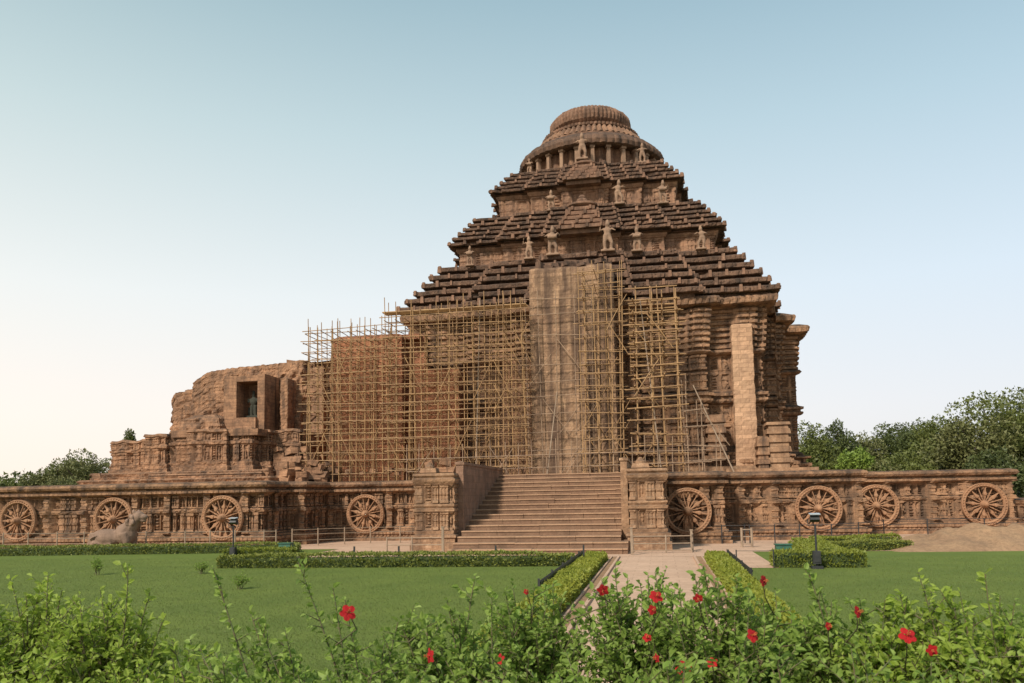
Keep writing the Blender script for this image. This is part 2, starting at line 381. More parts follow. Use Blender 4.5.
sheet('hedge_bed', [rect(-3.75, -2.05, 11, 40.3), rect(1.45, 2.96, 11, 40.3)], .006, M['earth'])
kb = MB()
for x in (-2.1, 1.5): kb.box((x, 25.6, .04), (.1, 29, .1))
for x in (-2.45, 1.85): kb.box((x, 25.6, .03), (.06, 29, .07))
k_ = part('kerb', kb, M['sand']); k_['kind'] = 'structure'
# dirt mound at the right
mx = np.linspace(0, 1, 90); my = np.linspace(0, 1, 40); X_, Y_ = np.meshgrid(mx, my)
env = np.clip(np.sin(np.pi * X_) ** .6, 0, 1) * np.sin(np.pi * Y_) ** .9
hz_ = env * 1.3 * (.4 + .45 * vnoise(X_ * 7, Y_ * 4, 3) + .4 * vnoise(X_ * 30, Y_ * 14, 4) + .1 * vnoise(X_ * 80, Y_ * 40, 5)) * .95
V = np.stack([11.3 + X_ * 16, 43.2 + Y_ * 7.2 + (X_ - .5) * 1.5, hz_ - .03], -1).reshape(-1, 3)
i_, j_ = np.meshgrid(np.arange(89), np.arange(39)); q = (j_ * 90 + i_).ravel()
mo = part('dirt_mound', MB().add(V, np.stack([q, q + 1, q + 91, q + 90], 1)), M['earth'], smooth=True); mo['kind'] = 'structure'

# ------------------------------------------------------------------ the plinth with its wheels
pl = thing('temple_plinth', 'long carved reddish stone plinth with spoked stone wheels running under the whole temple', 'plinth', (-12, 75, 0))
PO = [(-62, 54), (-48.6, 54), (-48.6, 50), (-26.3, 50), (-26.3, 53.4), (-25, 53.4), (-25, 57.5), (.42, 57.5), (.42, 51.2), (3.7, 51.2), (3.7, 54.5),
      (12.5, 54.5), (12.5, 61), (23.7, 61), (23.7, 100), (-62, 100)]
PP = [(.55, 0), (.55, .22), (.42, .26), (.42, .46), (.52, .5), (.52, .68), (.34, .72), (.34, .86), (.2, .92), (.2, 1.02), (0, 1.06), (0, 2.34),
      (.16, 2.38), (.2, 2.5), (.16, 2.62), (.02, 2.66), (0, 2.7), (0, 3.52), (.14, 3.56), (.3, 3.66), (.46, 3.7), (.46, 3.84), (.22, 3.9), (.22, 3.98), (.5, 4.06), (.6, 4.2), (.5, 4.36), (.2, 4.45), (-1.6, 4.47)]
def cp(s, z):
    d = 1.35 * (carve_reg(s, z, 1.06, 2.34, .28, .62, 3, .16, .14) + carve_reg(s, z, 2.7, 3.54, .28, .75, 8, .17, .12)) - .05 * (z > 1.06) * (z < 3.54)
    big = carve_reg(s, z, .9, 3.62, 1.6, 2.8, 11, 0, 0)
    b = panels(400, 1.7, 3.1, 21); k = np.clip(np.searchsorted(b, s, 'right') - 1, 0, len(b) - 2); c_ = b[k] + .24
    d = np.where((np.abs(s - c_) < .24) & (z > .9) & (z < 3.65), .26 + .06 * (np.sin(z * 14) > .55), d)
    d += .035 * (np.sin(s * 21) > 0) * ((z > .26) & (z < .7)) + .05 * (vnoise(s * 5, z * 9, 4) > .5) * ((z > 2.36) & (z < 2.64))
    d += .04 * (np.sin(s * 17) > .1) * ((z > 3.6) & (z < 3.9)) - .16 * np.clip(vnoise(s * .9, z * .4, 31) - .62, 0, 1) / .38 * (z > 3.55)
    return d + rough(s, z, .045, 6)
mb = relief(PO, PP, .062, .055, cp); mb2 = capfan([(x, y) for x, y in PO], 0, 4.44)
wall_p = part('wall', mb, M['plinth'], pl); part('terrace_floor', mb2, M['step'], pl)

part('low_end_wall', relief([(24.35, 62.2), (29, 62.2), (29, 64), (31, 64), (31, 90), (24.35, 90)], [(.3, 0), (.3, .4), (.1, .5), (0, .6), (0, 1.9), (.15, 2.0), (.2, 2.25), (-1.5, 2.35)], .1, .08, lambda s, z: carve_reg(s, z, .6, 1.9, .4, .9, 55, .12, .1) + rough(s, z, .06, 56)).add([[25.5, 63.4, 2.3], [29, 65, 2.3], [29.5, 89, 2.3], [25.5, 89, 2.3]], [[0, 1, 2, 3]]), M['plinth'], pl)

def wheel_rim():
    m = MB(); n = 72
    m.lathe([(1.475, 0), (1.475, .2), (1.43, .25), (1.40, .2), (1.33, .2), (1.31, .25), (1.27, .25), (1.25, .2), (1.23, .2), (1.2, 0)], n=n, ribs=0, axis='y')
    for i in range(44):
        a = i * 2 * math.pi / 44; m.ell((1.365 * math.cos(a), -.21, 1.365 * math.sin(a)), (.05, .05, .05), 6, 5)
    return m
def spoke(a, wide):
    m = MB(); c, s_ = math.cos(a), math.sin(a)
    prof = [(.2, .045), (.42, .055), (.58, .1), (.72, .13), (.86, .1), (1.0, .055), (1.23, .045)] if wide else [(.22, .028), (.5, .034), (.6, .06), (.66, .034), (.95, .03), (1.23, .04)]
    V, F = [], []
    for i, (r, w_) in enumerate(prof):
        for u, y in ((-1, -.04), (-.6, -.15), (.6, -.15), (1, -.04)): V.append([c * r - s_ * u * w_, y, s_ * r + c * u * w_])
    for i in range(len(prof) - 1):
        for k in range(3): F.append([i * 4 + k, i * 4 + k + 1, (i + 1) * 4 + k + 1, (i + 1) * 4 + k])
    m.add(V, F)
    if wide:
        r = .72; m.lathe([(.12, 0), (.12, .05), (.07, .07), (0.001, .07)], (c * r, -.14, s_ * r), 12, axis='y')
    return m
hub = MB().lathe([(.28, 0), (.28, .14), (.24, .2), (.22, .34), (.18, .38), (.15, .55), (.13, .58), (.001, .6)], n=24, axis='y')
wheel0 = None
wheels = [(-44.7, 50, 'leftmost wheel of the plinth, near the frame edge'), (-37.15, 50, 'wheel partly hidden by the stone lion'), (-28.95, 50, 'wheel behind the left floodlight'),
          (-21.7, 57.5, 'wheel in the recess left of the stairs'), (1.62, 51.2, 'wheel just right of the stairs, its left edge behind the pedestal'), (9.9, 54.5, 'wheel behind the right floodlight'),
          (15.0, 61, 'wheel half hidden at the plinth corner'), (22.0, 61, 'rightmost wheel of the plinth')]
for x, y, lab in wheels:
    if wheel0 is None:
        rm = wheel_rim(); rm.v = [v + np.array((x, y - .38, 2.0)) for v in rm.v]
        wheel0 = part('wheel', rm, M['wheel'], pl, True, (x, y - .38, 2.0)); o = wheel0
        for k in range(16):
            sm = spoke(k * math.pi / 8 + math.pi / 2, k % 2 == 0); sm.v = [v + np.array((x, y - .38, 2.0)) for v in sm.v]
            part('spoke', sm, M['wheel'], wheel0)
        hub.v = [v + np.array((x, y - .38, 2.0)) for v in hub.v]; part('hub', hub, M['wheel'], wheel0, True)
    else:
        o = copy_tree(wheel0, pl); o.location = Vector((x, y - .38, 2.0)) - pl.location
        o.rotation_euler = (0, .1 * (x % 3), 0); sc_ = 1 + .02 * math.sin(x * 3); o.scale = (sc_, 1, sc_)
        kids = [c for c in C.objects if c.parent == o and c.name.startswith('spoke')]
        for q_ in range(3): kids[int(x * 7 + q_ * 5) % len(kids)].scale = (1, .35 + .2 * q_, 1)      # worn spokes
    o['label'] = lab
# stone axle blocks behind the hubs
for x, y, _ in wheels: part('axle_block', MB().box((x, y - .16, 1.1), (.6, .42, 2.2)), M['wheel'], pl)

# ------------------------------------------------------------------ stairs, cheeks, pedestals
st = thing('stone_staircase', 'broad worn stone staircase climbing the plinth between two carved pale pedestals', 'staircase', (-6.8, 44, 0))
sm = MB(); nose = MB(); n_st = 16; rz = 4.66 / n_st; rr = np.random.RandomState(4)
for i in range(n_st):
    y0 = 42.2 + (0, .95)[i > 0] + max(0, i - 1) * .93; xa, xb = (-11.3, -1.75) if i < 2 else (-11.32, -2.18)
    if i < 2: y0 -= .2
    x = xa; L_ = []
    while x < xb - 1.2:
        x2 = min(x + rr.uniform(1.2, 2.6), xb); L_.append((x, x2)); x = x2
    if x < xb: L_.append((x, xb))
    for a, b in L_:
        dz, dy = rr.uniform(-.012, .012), rr.uniform(-.03, .03)
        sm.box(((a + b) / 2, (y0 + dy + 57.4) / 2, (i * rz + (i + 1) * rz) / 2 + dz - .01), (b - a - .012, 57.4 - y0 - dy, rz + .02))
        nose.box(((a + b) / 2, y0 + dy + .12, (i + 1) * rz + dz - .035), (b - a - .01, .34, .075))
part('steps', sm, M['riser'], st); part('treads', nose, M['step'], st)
for x0, x1, lab in ((-11.76, -11.32, 'tall dark cheek wall on the left of the steps'), (-2.18, -1.80, 'narrow pale cheek wall on the right of the steps')):
    m = relief(rect(x0, x1, 45.6, 57.3), [(0, 0), (0, 4.98), (.06, 5.0), (.06, 5.15), (-.15, 5.2)], .2, .2, lambda s, z: rough(s, z, .03, 9))
    m2 = capfan(rect(x0 - .02, x1 + .02, 45.6, 57.3), 0, 5.17); m.add(m2.v[0], np.hstack([m2.f[0], m2.f[0][:, :1]]))
    part('cheek_wall', m, M['cheek'] if x0 < -5 else M['repair'], st, label=lab)
PQ = [(.32, 0), (.32, .5), (.2, .54), (.2, .75), (.28, .8), (.28, .95), (.1, 1.0), (.14, 1.2), (0, 1.25), (0, 2.25), (.14, 2.3), (.16, 2.45), (.06, 2.5), (.14, 2.62), (.14, 2.72), (0, 2.78), (0, 3.8), (.1, 3.85), (.2, 4.0), (.24, 4.15), (.1, 4.25), (.2, 4.36), (.16, 4.5), (-.4, 4.56)]
for x0, x1 in ((-14.05, -11.78), (-1.78, .38)):
    def cq(s, z, sd=int(abs(x0))): return carve_reg(s, z, 1.25, 2.28, .38, .6, 40 + sd, .16, .12) + carve_reg(s, z, 2.78, 3.84, .38, .6, 40 + sd, .16, .1) + rough(s, z, .03, sd)
    m = relief(rect(x0 + .15, x1 - (.02 if x0 < -5 else .15), 44.75, 57.3), PQ, .06, .05, cq)
    m2 = capfan(rect(x0, x1, 44.6, 57.3), 0, 4.54); m.add(m2.v[0], np.hstack([m2.f[0], m2.f[0][:, :1]]))
    pd = part('pedestal', m, M['repair'], st)
    cx = (x0 + x1) / 2
    fm = MB().box((cx - .35, 45.3, 4.68), (1.0, .8, .28), taper=.12).ell((cx - .35, 45.3, 4.86), (.3, .3, .2), 10, 6).ell((cx - .35, 45.3, 5.05), (.15, .15, .12), 8, 6)
    part('finial', fm, M['repair'], pd)

# ------------------------------------------------------------------ the hall (jagamohana)
CX, CY = -5.7, 77.0
hall = thing('temple_hall', 'huge pyramid roofed stone temple hall rising in three dark stepped tiers to a ribbed crown', 'temple', (CX, CY, 4.45))
def ratha(w_, f1=.62, f2=.27, a=.055, b=.12, east=None):
    side = [(-1, 0), (-f1, 0), (-f1, a), (-f2, a), (-f2, b), (f2, b), (f2, a), (f1, a), (f1, 0), (1, 0)]
    pts = []
    for q_ in range(4):
        th = q_ * math.pi / 2; c, s_ = round(math.cos(th)), round(math.sin(th))
        for (u, v) in side[:-1]:
            vv = v
            if east and q_ == 1: vv = {0: 0, a: east[0], b: east[1]}[v]
            x, y = u * w_, -(1 + vv) * w_
            pts.append((CX + c * x - s_ * y, CY + s_ * x + c * y))
    return pts
HP = [(1.3, 4.45), (1.3, 4.85), (1.0, 4.9), (1.0, 5.3), (1.15, 5.35), (1.15, 5.6), (.7, 5.7), (.7, 5.95), (.85, 6.0), (.85, 6.2), (.4, 6.3), (.15, 6.6), (0, 6.7), (0, 9.95),
      (.3, 10.0), (.42, 10.15), (.42, 10.3), (.25, 10.35), (.25, 10.5), (.48, 10.55), (.48, 10.75), (.2, 10.85), (.05, 10.95), (0, 11.0), (0, 13.7), (.35, 13.8), (.5, 13.95), (.35, 14.15)]
zz = 14.15
for k in range(7):
    o_ = .1 + k * .035; HP += [(o_, zz + .08), (o_ + .2, zz + .14), (o_ + .2, zz + .34), (o_ + .05, zz + .42)]; zz += .46
HP += [(.5, zz + .05), (1.1, zz + .12), (1.35, zz + .2), (1.42, zz + .55), (1.3, zz + .72), (.7, zz + .95), (-.2, zz + 1.2)]
EAVE = zz + .7
def ch(s, z):
    d = carve_reg(s, z, 6.7, 8.3, .5, .95, 5, .3, .3) + carve_reg(s, z, 8.5, 9.9, .5, .95, 5, .3, .26) + carve_reg(s, z, 11.0, 12.4, .5, .95, 5, .3, .28) + carve_reg(s, z, 12.55, 13.7, .5, .95, 5, .3, .26) + carve_reg(s, z, 4.9, 6.6, .5, 1.2, 15, .2, .12)
    b = panels(400, .5, .95, 5); k = np.clip(np.searchsorted(b, s, 'right') - 1, 0, len(b) - 2); a = np.abs((s - b[k]) / (b[k + 1] - b[k]) * 2 - 1)
    d += (.24 * (hsh(k, 5) > .48) * (a < .84) - .16 * (hsh(k, 5) <= .48)) * ((z > 14.15) & (z < 17.3))
    d += .07 * (np.sin(s * 12) > .1) * (((z > 10) & (z < 10.8)) | (z > 17.4) & (z < 18.1))
    b2 = panels(400, 1.9, 3.2, 7); k2 = np.clip(np.searchsorted(b2, s, 'right') - 1, 0, len(b2) - 2)
    d += .22 * (hsh(k2, 3) > .5) * ((z > 6) & (z < 17.3))
    return d + rough(s, z, .04, 12)
WO = ratha(13.5, .68, .3, .04, .09, east=(.14, .29))
part('wall', relief(WO, HP, .08, .075, ch, zs=lambda X, Y, s: np.where(X > 9.6, .95, 1.0) + .012 * (vnoise(X * .9, Y * .9, 18) - .5)), M['hall'], hall)

def tier_ring(w_, z0, h, seed, thick=1.0, back=1.1):
    pr = [(-back, z0 - .02), (-.6, z0 + .0), (-.6, z0 + .42 * h), (-.06, z0 + .44 * h), (.02, z0 + .5 * h), (.04, z0 + .84 * h), (-.05, z0 + .96 * h), (-back, z0 + h * 1.1)]
    b = panels(400, .8, 1.5, seed)
    def cv(s, z):
        t = (z - z0) / h; face = ((t > .42) & (t < .95)).astype(float)
        return face * .03 * (np.sin(s * 18) > 0) + rough(s, z, .07, seed) + .1 * (vnoise(s * .4, z * 0, seed) - .5) - .06 * (vnoise(s * 2.1, z * 0, seed + 2) > .7) - .4 * np.clip(vnoise(s * 1.3, z * .2, seed + 9) - .8, 0, 1) / .2 * face
    def zc(s, z): return .07 * (vnoise(s * .35, z * 0, seed + 3) - .5)
    m = relief(ratha(w_), pr, .1, .1, cv, zc=zc); nf = len(m.f[0]); r = np.random.RandomState(seed); O = ratha(w_)
    for i in range(len(O)):                    # little upright antefix blocks along the slab edge
        A, B = np.array(O[i]), np.array(O[(i + 1) % len(O)]); L_ = np.linalg.norm(B - A); d = (B - A) / L_; nn = np.array([d[1], -d[0]]); k = int(L_ / 1.25)
        for j in range(k + 1):
            if L_ < .9 or (r.rand() < .3 and 0 < j < k): continue
            p = A + d * (.14 + (L_ - .28) * (j / max(k, 1))) + nn * (.02 if 0 < j < k else -.08); q_ = r.uniform(.75, 1.2)
            m.box((p[0], p[1], z0 + h * .78), (.26 * q_, .3, h * .62 * q_), rz=math.atan2(d[1], d[0]), taper=.25, jit=.06, rng=r)
    return m, nf
potalas = [(18.0, 15.1, 22.7, 12.35, 6), (24.55, 11.65, 27.7, 9.8, 6), (30.15, 8.55, 32.75, 6.9, 5)]
lv = 0
for z0, w0, z1, w1, n in potalas:
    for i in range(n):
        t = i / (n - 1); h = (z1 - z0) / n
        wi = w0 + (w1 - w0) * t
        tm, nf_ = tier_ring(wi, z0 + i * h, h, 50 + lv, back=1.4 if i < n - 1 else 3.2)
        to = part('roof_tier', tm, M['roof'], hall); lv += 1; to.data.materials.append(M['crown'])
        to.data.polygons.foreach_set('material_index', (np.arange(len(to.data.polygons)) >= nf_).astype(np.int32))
for z0, z1, w_, sd in ((22.4, 24.65, 10.75, 61), (27.4, 30.25, 7.75, 62)):
    pr = [(.2, z0), (.2, z0 + .5), (0, z0 + .55), (0, z1 - .45), (.15, z1 - .4), (.3, z1 - .2), (.3, z1)]
    part('terrace_wall', relief(ratha(w_), pr, .1, .1, lambda s, z, z0=z0, z1=z1, sd=sd: carve_reg(s, z, z0 + .55, z1 - .45, .5, 1.3, sd, .16, .12) + rough(s, z, .05, sd)), M['terrace'], hall)
    # eave soffit
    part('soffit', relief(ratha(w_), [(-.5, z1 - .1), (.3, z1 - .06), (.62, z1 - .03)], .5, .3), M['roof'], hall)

# bell, neck and ribbed crown
def lath(name, prof, ribs=0, amp=0, n=160, mat=M['crown']):
    m = MB().lathe([(r, z) + tuple(x) for r, z, *x in prof], (CX, CY, 0), n, ribs, amp)
    v = m.v[0]; a = np.arctan2(v[:, 1] - CY, v[:, 0] - CX); rr_ = (vnoise(a * 12, v[:, 2] * 2, 5) - .5) * .14
    v[:, 0] += np.cos(a) * rr_; v[:, 1] += np.sin(a) * rr_
    return part(name, m, mat, hall)
part('neck', MB().lathe([(6.0, 32.4), (6.0, 33.2), (5.7, 33.3), (5.6, 35.2)], (CX, CY, 0), 120, 40, .3), M['terrace'], hall)
lath('bell', [(5.4, 34.95), (6.6, 34.85), (6.95, 34.95), (7.05, 35.3), (6.85, 35.7), (6.3, 36.15), (5.6, 36.5), (5.0, 36.62)], 64, .12, 320, M['roof'])
lath('bell_rim', [(5.0, 36.5), (5.5, 36.55), (5.52, 36.72), (5.2, 36.8)], 0, 0, 160)
lath('fluted_collar', [(5.25, 36.78), (5.0, 37.1), (4.65, 37.5), (4.45, 37.72)], 60, .34, 360, M['terrace'])
lath('beaded_ring', [(4.3, 37.72), (4.7, 37.76), (4.74, 37.98), (4.3, 38.06), (3.0, 38.1)], 80, .1, 320)
part('crown_neck', MB().lathe([(3.0, 38.0), (3.0, 38.9)], (CX, CY, 0), 64), M['roof'], hall)
am = [(2.8, 38.66), (3.5, 38.62), (3.78, 38.85), (3.88, 39.25), (3.84, 39.65), (3.62, 40.0), (3.2, 40.3), (2.5, 40.5), (1.5, 40.62), (.001, 40.66)]
lath('ribbed_crown', am, 60, .14, 360)
# small standing columns and lions around the neck of the bell
for k in range(28):
    a = k * 2 * math.pi / 28 + .1
    if math.sin(a) < .35:
        x, y = CX + 6.45 * math.cos(a), CY + 6.45 * math.sin(a)
        part('neck_column', MB().box((x, y, 33.8), (.34, .34, 2.0), rz=a, taper=.1).box((x, y, 34.75), (.46, .46, .2), rz=a), M['statue'], hall)

def remesh_obj(name, mb, mat, parent, vox=.05, loc=None, label=None):
    o = part(name, mb, mat, parent, True, loc, label)
    md = o.modifiers.new('r', 'REMESH'); md.mode = 'VOXEL'; md.voxel_size = vox; md.use_smooth_shade = True
    sm_ = o.modifiers.new('s', 'SMOOTH'); sm_.iterations = 2; sm_.factor = .4
    return o
def musician(x, y, z, h, sd):
    r = random.Random(sd); m = MB(); k = h / 1.8; f = lambda *p: (x + p[0] * k, y + p[1] * k, z + p[2] * k); e = lambda *p: tuple(a * k for a in p)
    lean = r.uniform(-.12, .12)
    m.box(f(0, 0, .06), e(.8, .5, .14))
    m.tube([f(-.16, 0, .1), f(-.2, -.05, .5), f(-.1 + lean, 0, .9)], [.1 * k, .11 * k, .15 * k], 8)
    m.tube([f(.16, 0, .1), f(.22, -.08, .5), f(.1 + lean, 0, .9)], [.1 * k, .11 * k, .15 * k], 8)
    m.ell(f(lean, 0, .95), e(.25, .18, .17)); m.ell(f(lean * .6, 0, 1.22), e(.21, .16, .26))
    m.ell(f(0, -.02, 1.6), e(.15, .15, .18)); m.ell(f(0, 0, 1.78), e(.1, .1, .13)); m.tube([f(0, 0, 1.3), f(0, 0, 1.55)], .08 * k, 8)
    s_ = r.choice((-1, 1))
    m.tube([f(-.2, 0, 1.38), f(-.46, -.05, 1.2), f(-.34 if s_ > 0 else -.5, -.2, 1.45 + .25 * s_)], [.075 * k, .065 * k, .05 * k], 7)
    m.tube([f(.2, 0, 1.38), f(.46, -.05, 1.2), f(.3, -.22, 1.1 + .4 * r.random())], [.075 * k, .065 * k, .05 * k], 7)
    if sd % 2: m.tube([f(-.28, -.24, 1.1), f(.28, -.24, 1.1)], [.14 * k, .14 * k], 10)      # the drum
    return remesh_obj('statue', m, M['statue'], hall, .055 * k, (x, y, z))
for i, (px, py, Y, z, h) in enumerate([(470, 260, 64.3, 22.75, 1.6), (529, 256, 63.6, 22.75, 1.8), (553, 250, 63.1, 22.75, 2.3), (608, 245, 63.1, 22.75, 2.4), (637, 248, 63.6, 22.75, 1.9), (701, 245, 64.3, 22.75, 1.8),
                                       (551, 196, 66.5, 27.75, 1.7), (619, 191, 66.3, 27.75, 2.0), (663, 190, 67.0, 27.75, 1.9), (582, 146, 69.0, 33.1, 2.3), (529, 152, 70.6, 33.0, 1.3), (642, 145, 70.6, 33.0, 1.7)]):
    musician(at(px, py, Y).x, Y, z - .22, h * 1.06, 7 + i * 3)
# pediments on the central projection
for zb, w_, y0, hh in ((24.75, 4.0, 64.0, 2.6), (30.3, 3.5, 67.6, 2.1)):
    pm = MB(); n = 5
    for k in range(n):
        t = k / n; ww = w_ * (1 - .55 * t); pm.box((CX, y0 + .3 + t * 1.6, zb + t * hh + .16), (ww, 2.2 * (1 - t * .4), hh / n * .55)); pm.box((CX, y0 + .5 + t * 1.6, zb + t * hh - .14), (ww * .85, 1.8 * (1 - t * .4), hh / n * .7))
        nb = 7 - k
        for q_ in range(0, nb, 2): pm.box((CX - ww / 2 + ww * (q_ + .5) / nb, y0 + .3 + t * 1.6 - 1.1 * (1 - t * .4), zb + t * hh + .2), (.2, .2, .3))
    pm.ell((CX, y0 + 1.7, zb + hh + .15), (w_ * .33, .9, .28), 20, 8); pm.ell((CX, y0 + 1.7, zb + hh + .5), (.5, .5, .3)); pm.ell((CX, y0 + 1.7, zb + hh + .85), (.3, .3, .22))
    part('pediment', pm, M['crown'], hall)

# masonry pier built against the front doorway
px0, px1 = at(531, 360, 59.6).x, at(615, 360, 59.6).x; pz = at(572, 266, 59.6).z
bo = rect(px0, px1, 59.6, 64.5)
def cb_(s, z): return rough(s, z, .035, 71) + .012 * (np.sin(z * 10.5) > .9) + .05 * (np.sin(s * 2.6) > .86)
m = relief(bo, [(0, 4.45), (0, pz - .2), (-.1, pz), (-1, pz + .1)], .15, .15, cb_, zs=lambda X, Y, s: 1 + .012 * (vnoise(X * 1.3, Y * 1.3, 3) - .5))
m2 = capfan(rect(px0 + .3, px1 - .3, 59.9, 64), 0, pz + .02); m.add(m2.v[0], np.hstack([m2.f[0], m2.f[0][:, :1]]))
part('masonry_pier', m, M['butt'], hall)
rb = MB(); rr = np.random.RandomState(2)
for k in range(26): rb.box((rr.uniform(px0 + .4, px1 - .4), rr.uniform(60.1, 62), pz + .05 + rr.uniform(0, .5)), rr.uniform(.3, 1.1, 3) * np.array((1, 1, .6)), rr.uniform(0, 3), .1, .2, rr)
part('pier_rubble', rb, M['roof'], hall)
# pale patched pilaster on the right face, and broken base pieces
xa, xb = at(731, 325, 62.5).x, at(752, 325, 62.5).x
m = relief(rect(xa, xb, 62.4, 65), [(.05, 4.45), (0, 9), (0, 15.9), (-.2, 16.0)], .15, .2, lambda s, z: rough(s, z, .05, 73))
part('patched_pilaster', m, M['concrete'], hall)
def base_stack(px, Y, w_, z0, z1, mat):
    m = MB(); x = at(px, 450, Y).x; z = z0; k = 0; r = np.random.RandomState(int(px))
    while z < z1:
        h = r.uniform(.22, .42); ww = w_ * (1 - .18 * (k % 2)) * (1.25 if k == 0 else 1)
        m.box((x, Y, z + h / 2), (ww, 1.6 - .2 * (k % 2), h - .01), taper=.06, jit=.03, rng=r); z += h; k += 1
    part('base_moulding', m, mat, hall)
base_stack(778, 61.6, 1.7, 4.45, 8.2, M['repair']); base_stack(716, 61.8, 1.5, 5.6, 8.8, M['hall']); base_stack(762, 61.5, .9, 4.45, 7.0, M['hall'])
part('base_slab', MB().box((at(770, 460, 61.2).x, 61.2, 4.65), (6.5, 1.6, .4), jit=.02, rng=rr).box((at(720, 460, 61.4).x, 61.5, 4.75), (5, 1.6, .6), jit=.02, rng=rr), M['repair'], hall)

# ------------------------------------------------------------------ ruined sanctum at the left
ru = thing('ruined_sanctum', 'broken red stone ruin left of the hall with a dark niche holding a green statue', 'ruin', (-36, 68, 4.45))
def top_ru(X, Y, s):
    xk = [-48, -45.9, -45.2, -42.3, -41.2, -40.2, -33, -29, -20]; hk = [12.9, 13.1, 13.5, 13.75, 14.5, 15.0, 15.5, 15.7, 15.6]
    z = np.interp(X, xk, hk) + .22 * (np.round(vnoise(X * .6, Y * .5, 8) * 4) / 4 - .5) + .12 * (vnoise(X * 4, Y * 3, 9) - .5); return (z - 4.45) / 11.0
RO = [(-45.9, 69.4), (-44.9, 68.2), (-43.3, 68.2), (-43.3, 67.3), (-41.9, 67.3), (-41.9, 66.3), (-36.6, 66.3), (-31.2, 66.3), (-30.9, 66.8), (-30.2, 66.8), (-30.2, 67.6), (-26, 67.6), (-26, 90), (-46, 90)]
def cr_(s, z):
    m_ = vnoise(s * .9, z * .8, 90)
    return rough(s, z, .08, 91) + .34 * np.clip((vnoise(s * 2.6, z * 2.2, 92) - .45) * 3, -1, 1) * .5 * np.clip((m_ - .5) * 8, 0, 1) + .05 * (vnoise(s * 1.4, np.floor(z / .3), 93) > .5)
m = relief(RO, [(.4, 4.45), (.3, 8.5), (.1, 9.0), (0, 15.42), (-.35, 15.45)], .11, .1, cr_, zs=top_ru)
part('broken_wall', m, M['ruin'], ru)
cm = MB(); xs_ = np.linspace(-43.2, -26.2, 40)
Vt = []
for x in xs_:
    for y in (66.8 if x > -41.5 else 68.0, 78, 89.5): Vt.append([x, y, 4.45 + top_ru(np.array(x), np.array(y), 0) * 11.0 - .1])
cm.add(Vt, [[i * 3 + k, (i + 1) * 3 + k, (i + 1) * 3 + k + 1, i * 3 + k + 1] for i in range(39) for k in range(2)])
part('broken_top', cm, M['ruin'], ru)
# vertical breaks: tall strips of wall
sb = MB(); r = np.random.RandomState(5)
for px, w_, z0, z1, Y in ((291, .7, 8.5, 15.7, 66.6), (319, 1.0, 5, 15.0, 66.9), (305, .5, 6, 12.5, 66.7)):
    sb.box((at(px, 400, Y).x, Y + .5, (z0 + z1) / 2), (w_, 1.4, z1 - z0), jit=.03, rng=r)
part('wall_rib', sb, M['ruin'], ru)
# niche block
x0, x1 = at(237, 400, 63.5).x, at(258, 400, 63.5).x; zt, zb = at(237, 382, 63.5).z, at(247, 418, 63.5).z
nb = MB(); xw = x0 - 1.2; xe = at(265, 400, 63.5).x
for (a, b, c, d, e, f) in ((xw, x0, 63.4, 67, 8.6, zt + .55), (x1, xe, 63.4, 67, 8.6, zt + .6), (x0, x1, 63.4, 67, zt, zt + .5), (x0, x1, 63.1, 67, 8.6, zb), (x0, x1, 65.5, 67, zb, zt)):
    nb.box(((a + b) / 2, (c + d) / 2, (e + f) / 2), (b - a - .004, d - c, f - e - .004))
nf = part('niche', nb, M['ruin'], ru, label='tall dark niche with square frame high on the ruin')
gs = MB(); sx0 = (x0 + x1) / 2; sz = zb
gs.box((sx0, 64.7, sz + .15), (1.2, .7, .3)); gs.tube([(sx0 - .18, 64.6, sz + .3), (sx0 - .16, 64.6, sz + 1.2)], [.15, .18], 8); gs.tube([(sx0 + .18, 64.6, sz + .3), (sx0 + .16, 64.6, sz + 1.2)], [.15, .18], 8)
gs.ell((sx0, 64.6, sz + 1.55), (.34, .24, .42)); gs.ell((sx0, 64.6, sz + 2.15), (.17, .17, .22)); gs.ell((sx0, 64.6, sz + 2.4), (.13, .13, .16)); gs.ell((sx0 - .5, 64.8, sz + .7), (.16, .15, .4)); gs.ell((sx0 + .5, 64.8, sz + .7), (.16, .15, .4))
gs.tube([(sx0 - .3, 64.6, sz + 1.8), (sx0 - .52, 64.5, sz + 1.45), (sx0 - .4, 64.4, sz + 1.8)], [.1, .09, .07], 7); gs.tube([(sx0 + .3, 64.6, sz + 1.8), (sx0 + .52, 64.5, sz + 1.45), (sx0 + .4, 64.4, sz + 1.8)], [.1, .09, .07], 7)
remesh_obj('statue', gs, M['chlorite'], ru, .05, (sx0, 64.7, sz), 'grey green standing statue inside the niche')
# return wall right of the niche, ledge left of it
x2 = at(279, 400, 63.8).x
part('side_pier', relief(rect(xe + .9, x2 + .4, 64.6, 67), [(0, 7.5), (0, zt + .3), (-.2, zt + .4)], .15, .15, lambda s, z: rough(s, z, .08, 33)), M['ruin'], ru)
part('ledge', relief(rect(-40.7, xw - .05, 62.8, 67), [(.2, 4.45), (.1, 9.6), (-.1, 10.3), (-.9, 10.7), (-1.6, 10.8)], .12, .12, cr_), M['ruin'], ru)
